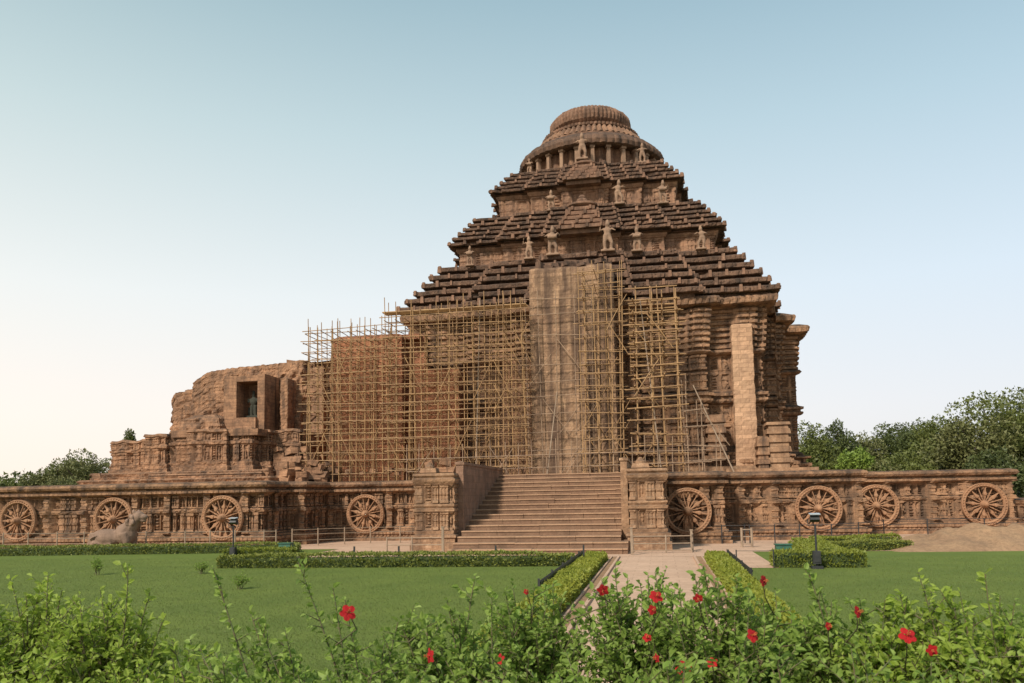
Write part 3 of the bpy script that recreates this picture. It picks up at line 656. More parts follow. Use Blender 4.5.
# low carved shrines in front
SP = lambda z0, z1: [(.3, z0), (.3, z0 + .35), (.15, z0 + .4), (.2, z0 + .7), (0, z0 + .75), (0, z0 + (z1 - z0) * .62), (.18, z0 + (z1 - z0) * .64), (.2, z0 + (z1 - z0) * .7), (.02, z0 + (z1 - z0) * .73), (0, z1 - .3), (.15, z1 - .2), (.05, z1), (-.8, z1 + .05)]
def csh(z0, z1, sd): return lambda s, z: carve_reg(s, z, z0 + .75, z0 + (z1 - z0) * .62, .35, .7, sd, .16, .14) + carve_reg(s, z, z0 + (z1 - z0) * .73, z1 - .3, .35, .7, sd, .14, .12) + rough(s, z, .08, sd)
jag = lambda X, Y, s: 1 + .03 * (vnoise(X * 1.7 + 3, Y * .8, 77) - .5) * 2
for k, (ol, z0, z1) in enumerate((([(-37.9, 57.2), (-36.2, 57.2), (-36.2, 56.8), (-33, 56.8), (-33, 57.2), (-31.1, 57.2), (-31.1, 58.6), (-30.3, 58.6), (-30.3, 63), (-37.9, 63)], 5.5, 8.75),
                                  (rect(-43.3, -39.9, 57.5, 62), 5.4, 8.15), (rect(-39.9, -38.2, 56.9, 57.9), 5.4, 8.5), (rect(-30.3, -28.3, 59.8, 64), 5.0, 8.8))):
    part('carved_block', relief(ol, SP(z0, z1), .08, .07, csh(z0, z1, 100 + k), zs=jag), M['ruin'], ru)
    x_, y_ = zip(*ol); part('block_top', MB().box(((min(x_) + max(x_)) / 2, (min(y_) + max(y_)) / 2, z1 - .3), (max(x_) - min(x_) - .3, max(y_) - min(y_) - .3, .5), jit=.02, rng=r), M['ruin'], ru)
for k, (a, b, c, z0, z1) in enumerate(((-44.6, -28.6, 55.4, 4.45, 4.95), (-44.0, -29.2, 56.1, 4.95, 5.5), (-38.6, -29.4, 55.6, 4.95, 5.3))):
    part('stepped_base', relief(rect(a, b, c, 66), [(.1, z0), (.14, z0 + .15), (0, z0 + .2), (.12, z1 - .12), (.0, z1), (-2.5, z1 + .03)], .12, .08, lambda s, z: rough(s, z, .1, 120)), M['ruin'], ru)
# tumbled dark corbel slabs
tb = MB()
for k in range(7): tb.box((at(287 + (k % 3) * 2, 450, 62).x, 62 + k * .12, 5.6 + k * .55), (2.0 - .1 * k, 1.4, .3), ry=r.uniform(-.06, .12), jit=.04, rng=r)
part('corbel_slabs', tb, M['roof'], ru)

# laterite block between ruin and hall, behind the scaffolding
lw = thing('laterite_wall', 'tall plain red block wall behind the leftmost bamboo scaffold, joining ruin and hall', 'wall', (-23, 63, 4.45))
part('masonry', relief([(-26.2, 61.2), (-20.2, 61.2), (-20.2, 62.5), (-18.6, 62.5), (-18.6, 80), (-26.2, 80)], [(.1, 4.45), (0, 16.3), (-.3, 16.5)], .14, .14, lambda s, z: rough(s, z, .07, 130) + .04 * (vnoise(s * 1.8, np.floor(z / .3), 7) > .55), zs=lambda X, Y, s: 1 + .01 * (vnoise(X * 2, Y, 4) - .5)), M['brickwall'], lw)
part('wall_top', MB().box((-22.4, 70.5, 16.2), (7.2, 18, .4)), M['brickwall'], lw)
part('stub_wall', relief(rect(-18.5, -15.3, 60.6, 64), [(.2, 4.45), (0, 7), (0, 13.2), (-.4, 13.4)], .14, .14, lambda s, z: rough(s, z, .12, 131)), M['brickwall'], lw)
part('stub_wall', relief(rect(-11.7, -9.4, 59.8, 64), [(.2, 4.45), (0, 7), (0, 13.6), (-.3, 13.8)], .14, .14, lambda s, z: rough(s, z, .12, 133)), M['ruin'], lw)

# ------------------------------------------------------------------ bamboo scaffolds
def scaffold(label, x0, x1, ys_, z0, z1, dx, dz, seed, brace=.25, top=1.2, mat='bamboo', rad=.05, skip=0.0, topf=None, dens=None, plat=False):
    r = random.Random(seed); root = thing('bamboo_scaffold', label, 'scaffolding', ((x0 + x1) / 2, ys_[0], z0), 'bamboo scaffolds round the temple')
    nx_ = max(1, round((x1 - x0) / dx)); xs2 = [x0 + (x1 - x0) * i / nx_ for i in range(nx_ + 1)]; cnt = {}
    spill = MB()
    def pole(kind, a, b, rd):
        cnt[kind] = cnt.get(kind, 0) + 1; mid = [(p + q_) / 2 + r.uniform(-.03, .03) for p, q_ in zip(a, b)]
        m = spill if cnt[kind] > 100 else MB(); m.tube([a, mid, b], [rd * 1.1, rd, rd * .85], 6)
        if m is not spill: part(kind, m, M[mat], root)
    for y in ys_:
        for x in xs2:
            zt_ = (topf(x) if topf else z1) + r.uniform(.1, top); xx = x + r.uniform(-.22, .22); tl = r.uniform(-.08, .08)
            pole('upright_pole', (xx, y + r.uniform(-.05, .05), z0 - .05), (xx + tl * (zt_ - z0) * .3, y, zt_), rad)
        z = z0 + r.uniform(.5, .9)
        while z < z1:
            zz_ = z + r.uniform(-.18, .18); xe_ = x1
            if topf:
                ok = [x for x in xs2 if topf(x) >= z - .2]
                if len(ok) < 2: break
                xa_, xe_ = ok[0], ok[-1]
            else: xa_ = x0
            if r.random() > skip: pole('ledger_pole', (xa_ - r.uniform(.1, .7), y - .07, zz_), (xe_ + r.uniform(.1, .7), y - .07, zz_ + r.uniform(-.22, .22)), rad * .85)
            z += dz
    z = z0 + .7
    while z < z1 and len(ys_) > 1:
        for x in xs2:
            if (not topf or topf(x) >= z - .2) and r.random() > skip: pole('cross_pole', (x + .06, ys_[0] - r.uniform(.15, .6), z + r.uniform(-.1, .1)), (x + .06 + r.uniform(-.1, .1), ys_[-1] + .2, z + r.uniform(-.1, .1)), rad * .8)
        z += dz
    for i in range(int((len(xs2)) * (z1 - z0) / 3 * brace)):
        x = r.choice(xs2[:-1]); z = z0 + r.random() * (z1 - z0 - 3); d = r.choice((-1, 1)); y = r.choice(ys_) - .12
        hi_ = topf(x) if topf else z1
        if z + 2.6 > hi_: continue
        pole('brace_pole', (x, y, z + (0 if d > 0 else 2.6)), (x + dx * 1.7, y, z + (2.6 if d > 0 else 0)), rad * .75)
    if plat:
        for (pa, pb, pz) in plat:
            for k in range(5): pole('plank', (pa, ys_[0] + .1 + k * .22, pz), (pb, ys_[0] + .1 + k * .22, pz + .02), .06)
    if spill.n: part('extra_poles', spill, M[mat], root, kind='stuff')
    return root
scaffold('dense bamboo scaffold in front of the plain red block wall, leftmost of the scaffolds', -27.0, -20.6, [57.9, 58.9, 60.4], 4.5, 16.4, .72, .78, 1, .5, 1.1, 'bamboo', .036)
scaffold('wide dense bamboo scaffold between the red block wall and the tall pier', -20.3, -9.6, [57.7, 58.6, 59.5], 4.5, 17.3, .78, .72, 2, .45, 1.3, 'bamboo', .036, plat=[(-20.6, -9.4, 17.4)])
scaffold('thin grey bamboo scaffold across the face of the tall masonry pier', -9.6, -4.9, [59.1], 4.5, 18.0, 1.1, 1.25, 3, .3, .8, 'bamboo2', .035, .1)
scaffold('deep bamboo tower with slanting poles at the right flank of the tall pier', -5.2, -2.6, [57.75, 58.6, 59.3], 4.5, 19.6, .9, .95, 4, .5, .9, 'bamboo', .04, .12)
scaffold('bamboo scaffold with thick uprights right of the tall pier, rightmost tall one', -1.6, 1.55, [57.9, 59.4], 4.5, 17.9, 1.05, .8, 5, .3, .5, 'bamboo', .055)
scaffold('short bamboo scaffold stepping down beside the exposed carved wall', 1.9, 4.2, [58.2, 59.4], 4.5, 10.5, 1.1, 1.2, 6, .3, .6, 'bamboo2', .04, topf=lambda x: 11.2 - (x - 1.9) * 1.6)
scaffold('low railing of bamboo poles above the staircase and plinth edge', -18.5, 3.2, [57.6], 4.5, 6.9, 1.05, .85, 7, .25, .5, 'bamboo2', .035)
# dense shutters of horizontal bamboo on the upper right scaffold, and long leaning props
bl = thing('bamboo_screen', 'screen of close-set horizontal bamboo slats high on the wall beside the tall pier', 'screen', (0, 59.7, 13))
bm_ = MB(); r = random.Random(3)
for k in range(17): bm_.tube([(-1.9, 59.75, 12.3 + k * .33), (1.7, 59.75, 12.3 + k * .33 + r.uniform(-.06, .06))], .06, 6)
part('slats', bm_, M['bamboo'], bl)
fr = MB(); fr.tube([(-1.85, 59.85, 12.1), (-1.85, 59.85, 17.9)], .06, 6); fr.tube([(1.6, 59.85, 12.1), (1.6, 59.85, 17.9)], .06, 6); part('frame', fr, M['bamboo'], bl)
for (a, b, Y, z_lo, lab) in (((693, 385), (733, 470), 57.6, 4.5, 'long pole leaning against the carved wall right of the scaffolds'), ((640, 300), (661, 468), 57.6, 4.5, 'long prop leaning on the thick upright scaffold'), ((557, 392), (548, 468), 57.7, 4.5, 'slanting prop in front of the tall masonry pier'), ((480, 300), (476, 470), 57.6, 4.5, 'very tall pale pole standing before the wide scaffold')):
    A, B = at(*a, Y + 1.2), at(*b, Y); d = (B - A).normalized(); t = (z_lo - A.z) / d.z
    o = part('leaning_pole', MB().tube([A, (A + B) / 2, A + d * t], [.04, .05, .055], 7), M['post'], None, loc=A + d * t); tag(o, lab, 'pole', 'props leaning on the scaffolds')

# ------------------------------------------------------------------ loose rubble
def rock_mb(w_, sd):
    r = np.random.RandomState(sd); m = MB(); m.box((0, 0, 0), (w_ * .8, w_ * r.uniform(.5, .8), w_ * r.uniform(.35, .6)), jit=.3, rng=r, rz=r.uniform(-.6, .6), ry=r.uniform(-.3, .3)); return m
r_w = lambda q: .9 + .5 * abs(math.sin(q * 2.3))
rub = [(283, 468, 56.6, .9), (292, 455, 58, 1.1), (299, 470, 56.5, .7), (306, 452, 58.2, .9), (312, 466, 57.5, 1.0), (320, 470, 57.6, .8), (329, 466, 58.3, .9), (338, 473, 58.2, .6), (349, 474, 58.3, .7), (362, 475, 58.2, .5),
       (374, 473, 58.4, .8), (389, 472, 58.3, 1.0), (398, 475, 58.2, .6), (410, 472, 58.2, .7), (264, 466, 56, .6), (256, 440, 59.4, .8), (270, 445, 60, 1.0), (278, 452, 58.8, .8), (96, 478, 52, .7), (430, 467, 56, .8), (445, 466, 55, .9)]
for i, (px, py, Y, w_) in enumerate(rub):
    P_ = at(px, py, Y); z = max(4.47, P_.z); me = rock_mb(w_ * .9, i)
    hh_ = -min(v[2] for v in me.v[0]); me.v = [v + np.array((P_.x, Y, z + hh_ * .85)) for v in me.v]
    if P_.z > 5.3: 
        for k in range(1, int((z - 4.4) / .45) + 1): me.box((P_.x + .1 * (k % 2), Y + .35, z - k * .45 + .1), (w_ * r_w(k + i), w_ * 1.1, .5), jit=.2, rz=.3 * math.sin(k * 5 + i), rng=np.random.RandomState(k + i))
    o = part('stone_block', me, M['ruin'], None, loc=(P_.x, Y, z)); tag(o, 'broken red stone block lying on the plinth top before the ruin and scaffolds', 'stone', 'loose stone blocks on the plinth')

# ------------------------------------------------------------------ lion sculpture
lx, ly = at(120, 540, 46.6).x, 46.6
li = thing('stone_lion', 'worn grey stone lion with raised head standing on a slab before the wheels', 'sculpture', (lx, ly, 0))
m = MB(); KL = 1.18; f = lambda x, y, z: (lx + x, ly + y, z)
m.ell(f(-.75, 0, .75), (1.05, .5, .5), 16, 10); m.box(f(-1.0, 0, .62), (1.5, .85, .8), taper=.15)
m.ell(f(.35, 0, .95), (.62, .48, .6), 14, 10); m.tube([f(.3, 0, .9), f(.7, 0, 1.45), f(.98, 0, 1.8)], [.5, .38, .3], 12)
m.ell(f(1.08, 0, 1.88), (.36, .32, .33), 12, 8); m.ell(f(1.4, 0, 1.86), (.25, .22, .17), 10, 7); m.ell(f(1.38, 0, 1.66), (.2, .16, .09), 10, 7)
m.ell(f(.95, .22, 2.15), (.1, .08, .13)); m.ell(f(.95, -.22, 2.15), (.1, .08, .13))
for y in (-.3, .3):
    m.tube([f(.5, y, 1.0), f(.62, y, .55), f(.6, y, .18), f(.85, y, .14)], [.24, .2, .15, .15], 9)
    m.tube([f(-1.3, y, .8), f(-1.15, y, .5), f(-1.45, y, .3), f(-1.2, y, .14)], [.34, .28, .17, .15], 9)
m.v = [(v - np.array((lx, ly, 0))) * KL + np.array((lx, ly, 0)) for v in m.v]
remesh_obj('body', m, M['grey'], li, .05, (lx, ly, 0))
m = MB(); 
for k in range(22):
    a = k * .9; m.ell(f(.82 + .18 * math.cos(a), .36 * math.sin(a * 1.7), 1.5 + .25 * math.sin(a) + .01 * k), (.12, .12, .16), 8, 6)
m.v = [(v - np.array((lx, ly, 0))) * KL + np.array((lx, ly, 0)) for v in m.v]
remesh_obj('mane', m, M['grey'], li, .05, (lx, ly, 0))
part('slab', MB().box(f(-.15, 0, .07), (4.3, 1.5, .15), jit=.01, rng=np.random.RandomState(1)), M['grey'], li)

# ------------------------------------------------------------------ fences, lamps, boxes
def fence(name, label, posts, h, rails, mat='post', r_=.045, group=None, rr2=.018):
    root = thing(name, label, 'fence', (posts[0][0], posts[0][1], 0), group)
    for (x, y) in posts: part('post', MB().tube([(x, y, 0), (x, y, h)], [r_, r_], 8), M[mat], root)
    for z in rails:
        part('rail', MB().tube([(x, y - .01, z) for x, y in posts] if len(posts) > 1 else [(0, 0, 0), (0, 0, 1)], rr2, 6), M[mat], root)
    return root
fence('post_fence', 'pale post and wire fence along the foot of the plinth at the left', [(at(px, 545, 47.9).x, 47.9) for px in (3, 28, 57, 84, 115, 146, 185, 210, 235, 264, 276)], 1.25, (.45, .8, 1.15))
fence('post_fence', 'pale post and wire fence in the recess left of the stairs', [(-24.4, 50.5), (-23.0, 51.5), (-21.5, 52.5), (-20.0, 53.5), (-18, 54), (-16, 54)], 1.2, (.4, .8, 1.12))
fence('rail_barrier', 'low pale rail barrier left of the stair foot', [(at(px, 550, 43).x, 43.0) for px in (387, 412, 443)], .95, (.15, .5, .88), rr2=.03)
fence('rail_barrier', 'low pale rail barrier round the pedestal right of the stair foot', [(-1.5, 42.6), (.2, 42.7), (1.5, 43.0), (1.62, 44.6)], .95, (.15, .5, .88), rr2=.03)
for a, lab in ((632, 'tall pale post at the right foot of the stairs'), (690, 'short pale post beside the wheel right of the stairs'), (443, 'tall pale post at the left foot of the stairs'), (757, None)):
    pass
fence('post_fence', 'dark post and rail fence along the foot of the plinth at the right', [(at(px, 540, 50.5).x, 50.5) for px in (722, 745, 750, 775, 800, 832)] + [(11.9, 52.5), (14.5, 57), (17.5, 58), (21, 58), (24, 58), (28, 58)], 1.15, (.45, .8, 1.1), mat='dark', r_=.035)
fence('rope_post', 'two thin dark posts with a wire on the paving right of the path', [(2.95, 33.9), (4.4, 33.9)], .75, (.7,), mat='dark', r_=.025, rr2=.01)
fence('wooden_gate', 'short pale wooden gate rail on the paving behind the right floodlight', [(at(742, 543, 47).x, 47), (at(752, 543, 47).x, 47)], 1.1, (.2, .6, 1.0), rr2=.035, r_=.07)
def edging(label, x, y0, y1):
    root = thing('edging_fence', label, 'fence', (x, y0, 0)); m = MB(); n = int((y1 - y0) / .12)
    for k in range(n): m.box((x, y0 + k * .12, .26), (.02, .095, .52))
    part('pickets', m, M['dark'], root); part('rail', MB().box((x + .02, (y0 + y1) / 2, .47), (.03, y1 - y0, .05)).box((x + .02, (y0 + y1) / 2, .12), (.03, y1 - y0, .05)), M['dark'], root)
    for k in range(int((y1 - y0) / 3) + 1): part('post', MB().box((x - .03, y0 + k * 3, .29), (.06, .06, .58)), M['dark'], root)
edging('low black picket edging on the left of the central path, beside the bright hedge', -3.64, 24.0, 38)
edging('low black picket edging on the right of the central path, beside the bright hedge', 2.88, 27.6, 38)
def floodlight(px, py, Y, h, label):
    P_ = at(px, py, Y); x = P_.x; root = thing('floodlight', label, 'floodlight', (x, Y, 0), 'garden floodlights')
    part('post', MB().tube([(x, Y, .0), (x, Y, h - .25)], .04, 8), M['dark'], root)
    part('control_box', MB().box((x, Y, .45), (.3, .24, .5), taper=.05).box((x, Y - .13, .45), (.22, .02, .36)).box((x, Y, .06), (.42, .34, .12)), M['dark'], root)
    part('yoke', MB().tube([(x - .27, Y, h - .05), (x - .27, Y, h - .3), (x + .27, Y, h - .3), (x + .27, Y, h - .05)], .02, 6), M['dark'], root)
    hd = part('lamp_housing', MB().box((x, Y + .04, h), (.36, .22, .26), rx=-.5, taper=.12), M['dark'], root)
    part('lens', MB().box((x, Y + .15, h + .1), (.3, .03, .2), rx=-.5), M['lampglass'], hd)
    part('visor', MB().box((x, Y - .02, h + .16), (.4, .3, .03), rx=.15), M['lampglass'], hd)
floodlight(233, 560, 38.6, 2.05, 'small black floodlight on a post above the hedge in front of the left wheel')
floodlight(817, 565, 33.6, 2.0, 'small black floodlight on a post by the clipped hedge on the right lawn')
def gbox(px, Y, z, label):
    x = at(px, 545, Y).x; root = thing('utility_box', label, 'box', (x, Y, 0), 'green boxes by the hedges')
    part('legs', MB().box((x - .28, Y, z / 2), (.05, .05, z)).box((x + .28, Y, z / 2), (.05, .05, z)), M['dark'], root)
    part('case', MB().box((x, Y, z + .15), (.7, .45, .32), taper=.08), M['green'], root)
    part('lid', MB().box((x, Y, z + .33), (.74, .5, .05)), M['green'], root)
gbox(286, 40.6, .45, 'small green metal box behind the short hedge at the left'); gbox(783, 37.6, .4, 'small green metal box behind the clipped hedge at the right')
for px, py, Y, h, lab in ((632, 553, 41.3, 1.35, 'tall pale post standing at the right foot of the stairs'), (443, 557, 41.2, 1.5, 'tall pale post standing at the left foot of the stairs'), (692, 553, 44, 1.1, 'short pale post standing below the wheel right of the stairs')):
    x = at(px, py, Y).x; root = thing('wooden_post', lab, 'post', (x, Y, 0)); part('shaft', MB().box((x, Y, h / 2), (.12, .12, h)), M['post'], root); part('cap', MB().box((x, Y, h + .03), (.16, .16, .06)), M['post'], root)
for i, px in enumerate((351, 396, 494, 583)):
    x = at(px, 560, 34.9).x; o = part('stake', MB().box((x, 35.3, .45), (.07, .07, .9)), M['dark'], None, loc=(x, 35.3, 0)); tag(o, 'thin dark stake standing in the long low hedge before the stairs', 'stake', 'stakes in the front hedge')

# ------------------------------------------------------------------ foliage
def leaves(P_, D_, size, rs, aspect=.5, fold=.25, quad=False):
    """P_ positions, D_ axis directions; returns MB of folded leaves"""
    n = len(P_); D_ = D_ / (np.linalg.norm(D_, axis=1)[:, None] + 1e-9)
    a = rs.normal(size=(n, 3)); W = np.cross(D_, a); W /= np.linalg.norm(W, axis=1)[:, None] + 1e-9; U = np.cross(W, D_)
    U *= np.where(U[:, 2:3] < 0, -1, 1); W = np.cross(D_, U)
    s = (size * rs.uniform(.6, 1.25, n))[:, None] if np.isscalar(size) else size[:, None]
    m = MB()
    if quad:
        V = np.stack([P_ - W * s * aspect, P_ + D_ * s * .5 - W * s * aspect * .2 , P_ + D_ * s, P_ + W * s * aspect + D_ * s * .4], 1).reshape(-1, 3)
        m.add(V, (np.arange(n) * 4)[:, None] + np.array([[0, 1, 2, 3]])); return m
    w2 = W * s * aspect; up = U * s * fold
    V = np.stack([P_, P_ + D_ * s * .32 + w2 * .8 + up * .6, P_ + D_ * s * .72 + w2 * .55 + up * .4, P_ + D_ * s - U * s * .12, P_ + D_ * s * .72 - w2 * .55 + up * .4, P_ + D_ * s * .32 - w2 * .8 + up * .6], 1).reshape(-1, 3)
    b = (np.arange(n) * 6)[:, None]
    m.add(V, np.vstack([b + np.array([[0, 1, 2, 3]]), b + np.array([[0, 3, 4, 5]])])); return m
LM = {
 'dark': leafmat('dark evergreen leaves', (.07, .088, .026), (.092, .112, .03), (.11, .135, .042), .3, 2.5, .2),
 'mid': leafmat('tree leaves', (.115, .132, .03), (.145, .165, .038), (.135, .16, .042), .3, 2.5, .2),
 'olive': leafmat('olive tree leaves', (.16, .165, .055), (.19, .185, .07), (.13, .15, .05), .3, 2.5, .2),
 'bright': leafmat('young tree leaves', (.21, .29, .05), (.25, .33, .06), (.18, .26, .05), .3, 2.5, .25),
 'lime': leafmat('clipped yellow green leaves', (.21, .235, .03), (.16, .20, .028), (.29, .30, .05), 1.5, 12, .25),
 'lime2': leafmat('bright border leaves', (.26, .28, .03), (.19, .24, .03), (.36, .36, .06), 1.5, 12, .3),
 'hedge': leafmat('clipped green leaves', (.17, .20, .035), (.22, .24, .045), (.27, .28, .07), 1.5, 12, .2),
 'bush': leafmat('hibiscus leaves', (.19, .30, .045), (.25, .36, .06), (.37, .46, .12), 3, 25, .45),
 'bushy': leafmat('light shrub leaves', (.27, .38, .04), (.33, .44, .06), (.45, .53, .13), 3, 25, .5),
}
def tree(name, label, x, y, h, w_, mat, seed, bare=.25, n=7000, group='trees behind the temple', trunk=.35, flat=1.0, leaf=.42):
    rs = np.random.RandomState(seed); root = thing(name, label, 'tree', (x, y, 0), group)
    hc = h * (1 - bare); cz = h * bare + hc / 2; m = MB()
    nb = 26; cen = rs.normal(size=(nb, 3)); cen /= np.linalg.norm(cen, axis=1)[:, None]; cen *= rs.uniform(.25, .78, nb)[:, None]
    cen[:, 2] = cen[:, 2] * .95; rad = rs.uniform(.2, .38, nb)
    sc_ = np.array([w_ / 2, w_ / 2, hc / 2]); C3 = cen * sc_ + np.array([x, y, cz])
    m.tube([(x, y, -.1), (x + .1, y, h * bare * .6), (x, y + .1, cz)], [trunk * 1.3, trunk, trunk * .6], 8)
    part('trunk', m, M['bark'], root)
    lb = MB()
    for c in C3[:12]: lb.tube([(x, y, h * bare * .8), ((x + c[0]) / 2, (y + c[1]) / 2, (h * bare + c[2]) / 2 + .3), tuple(c)], [trunk * .5, trunk * .3, .05], 6)
    part('limbs', lb, M['bark'], root)
    k = rs.choice(nb, n, p=rad ** 2 / (rad ** 2).sum()); d = rs.normal(size=(n, 3)); d /= np.linalg.norm(d, axis=1)[:, None]
    rr_ = rad[k] * rs.uniform(.55, 1.08, n) ** .6
    P_ = C3[k] + d * rr_[:, None] * np.array([w_ / 2, w_ / 2, hc / 2 * flat]) * 1.0
    P_ += rs.normal(size=(n, 3)) * .12
    L_ = leaves(P_, d * .6 + rs.normal(size=(n, 3)) * .7, leaf, rs, .45, quad=True)
    part('crown', L_, LM[mat], root)
tr = [  # px, top py, Y, width m, material, label
 (806, 422, 112, 7, 'mid', 'green tree just right of the temple corner'), (822, 424, 120, 9, 'dark', 'dark tree second from the temple corner'), (842, 417, 118, 6.5, 'dark', 'dark pointed tree rising near the temple'),
 (864, 427, 122, 8, 'olive', 'pale olive tree between two dark trees'), (860, 446, 96, 6, 'bright', 'bright green young tree in front of the dark ones'), (888, 417, 124, 9, 'dark', 'very dark round tree right of the bright young tree'),
 (912, 414, 128, 10, 'dark', 'tall dark tree in the middle of the right-hand wood'), (938, 410, 122, 10, 'mid', 'tall mid green tree left of the largest tree'), (912, 436, 100, 8, 'mid', 'lower mid green tree before the tall dark tree'), (945, 440, 98, 8, 'olive', 'low olive tree at the foot of the large tree'),
 (975, 398, 92, 11, 'olive', 'large spreading tree with brownish crown'), (1008, 376, 94, 15, 'mid', 'largest tree at the right edge of the photo'), (1050, 384, 96, 15, 'dark', 'big tree cut by the right edge of the photo'),
 (830, 455, 98, 6, 'mid', 'low bushy tree near the temple corner'), (885, 458, 94, 6, 'olive', 'low bushy tree beside the bright young tree'), (920, 460, 92, 6, 'mid', 'low bushy tree under the tall dark tree'), (990, 450, 84, 9, 'dark', 'low dark thicket tree under the largest tree')]
for i, (px, py, Y, w_, mt, lab) in enumerate(tr):
    P_ = at(px, py, Y); tree('leafy_tree', lab, P_.x, Y, P_.z, w_, mt, 200 + i, .08 if py > 435 else .15, 9000 if w_ > 9 else 6500, 'trees beyond the right end of the plinth', leaf=.4)
tl = [(128, 427, 118, 3.2, 'mid', 'small tree crown peeping over the carved block at the left', .5), (88, 446, 112, 11, 'olive', 'spreading flat topped tree left of the carved blocks', .35), (72, 452, 116, 8, 'mid', 'tree with sloping crown beside the flat topped one', .3),
      (45, 464, 112, 8, 'olive', 'low rounded tree left of the spreading tree', .15), (22, 472, 110, 7, 'mid', 'low tree near the left edge of the photo', .15), (4, 476, 105, 7, 'mid', 'low tree at the left edge of the photo', .15), (60, 470, 104, 7, 'olive', 'low olive tree in front of the spreading tree', .15), (-18, 472, 110, 9, 'dark', 'low dark tree cut by the left edge', .15)]
for i, (px, py, Y, w_, mt, lab, br_) in enumerate(tl):
    P_ = at(px, py, Y); tree('leafy_tree', lab, P_.x, Y, P_.z, w_, mt, 300 + i, br_, 5000, 'trees beyond the left end of the plinth', flat=.7, leaf=.4)
# scrub belt that closes the horizon far behind
rs = np.random.RandomState(9); n = 60000; Xs = rs.uniform(-420, 420, n); Ys = 190 + rs.uniform(0, 40, n); hh = 7 + 4 * vnoise(Xs * .06, Ys * 0, 4) + 2.5 * vnoise(Xs * .3, Ys * 0, 5)
Ps = np.stack([Xs, Ys, hh * rs.uniform(0, 1, n) ** .7], 1)
o = part('far_wood', leaves(Ps, rs.normal(size=(n, 3)), 1.5, rs, .5, quad=True), LM['dark']); tag(o, 'far dark wood closing the horizon behind the trees', 'wood', None, 'stuff')

def hedge(label, a, b, width, h, mat, seed, dens=420):
    """clipped hedge from a to b (plan points, centre line)"""
    rs = np.random.RandomState(seed); A, B = np.array(a, float), np.array(b, float); L_ = np.linalg.norm(B - A); d = (B - A) / L_; nrm = np.array([d[1], -d[0]])
    root = thing('clipped_hedge', label, 'hedge', (a[0], a[1], 0), 'clipped hedges round the lawns')
    hw = width / 2
    outl = [A + nrm * (hw - .08), B + nrm * (hw - .08), B - nrm * (hw - .08), A - nrm * (hw - .08)]
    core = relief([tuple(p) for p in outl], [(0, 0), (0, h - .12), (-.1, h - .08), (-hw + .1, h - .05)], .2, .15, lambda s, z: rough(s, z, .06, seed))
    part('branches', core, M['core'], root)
    n = int((L_ * (width + 2 * h)) * dens); u = rs.uniform(0, L_, n); q_ = rs.uniform(0, width + 2 * h, n)
    wob = .05 * (vnoise(u * 2.2, q_ * 2, seed) - .5) * 2 + .06 * (vnoise(u * .7, q_ * 0, seed + 1) - .5) * 2 + rs.normal(size=n) * .025
    side = np.where(q_ < h, 1, np.where(q_ > h + width, -1, 0)); zz_ = np.where(side == 1, q_, np.where(side == -1, width + 2 * h - q_, h + wob))
    off = np.where(side == 0, q_ - h - hw, -(hw + wob) * side); zz_ = np.clip(zz_, .02, 9)
    P_ = np.stack([A[0] + d[0] * u - nrm[0] * off, A[1] + d[1] * u - nrm[1] * off, zz_], 1)
    nv = np.stack([-nrm[0] * np.sign(off) * (side != 0), -nrm[1] * np.sign(off) * (side != 0), (side == 0) * 1.0], 1)
    # end faces
    ne = int(width * h * dens * 2); e = rs.randint(0, 2, ne); uu = rs.uniform(-hw, hw, ne)
    Pe = np.stack([np.where(e, B[0] + d[0] * .02, A[0] - d[0] * .02) + nrm[0] * uu, np.where(e, B[1] + d[1] * .02, A[1] - d[1] * .02) + nrm[1] * uu, rs.uniform(.02, h, ne)], 1)
    nve = np.stack([d[0] * (2 * e - 1), d[1] * (2 * e - 1), e * 0.0], 1)
    P_ = np.vstack([P_, Pe]); nv = np.vstack([nv, nve])
    part('leaves', leaves(P_, nv + rs.normal(size=P_.shape) * .6 + np.array([0, 0, .3]), .11, rs, .5, quad=True), LM[mat], root)
hedge('long low hedge across the lawn in front of the stairs', (-20.2, 34.6), (-3.9, 35.4), .9, .5, 'hedge', 1)
hedge('long low hedge below the plinth at the far left', (-52, 41.8), (-21.5, 45.2), .9, .5, 'hedge', 2, 300)
hedge('short bright hedge by the left green box', (-22.6, 39.4), (-19.2, 39.6), 1.3, .55, 'lime', 3)
hedge('bright yellow green hedge along the left side of the path', (-3.08, 13), (-3.08, 38), .85, .34, 'lime2', 4, 700)
hedge('bright yellow green hedge along the right side of the path', (2.36, 17), (2.36, 38), .75, .34, 'lime2', 5, 700)
hedge('clipped box hedge behind the right floodlight', (4.5, 34.7), (7.9, 34.7), 1.3, .6, 'lime', 6, 340)
hedge('narrow hedge running back from the right floodlight', (6.9, 35.5), (7.1, 42.5), 1.4, .6, 'lime', 7)
hedge('low bright hedge by the foot of the plinth at the right', (8.2, 46.6), (12.6, 47.2), 1.2, .55, 'lime', 8)
hedge('dull hedge left of the dirt mound', (7.4, 43.6), (12.4, 44.6), 1.1, .45, 'hedge', 9)
hedge('dull low hedge behind the dirt mound at the right edge', (18.5, 51.5), (34, 52), .9, .45, 'hedge', 10, 300)

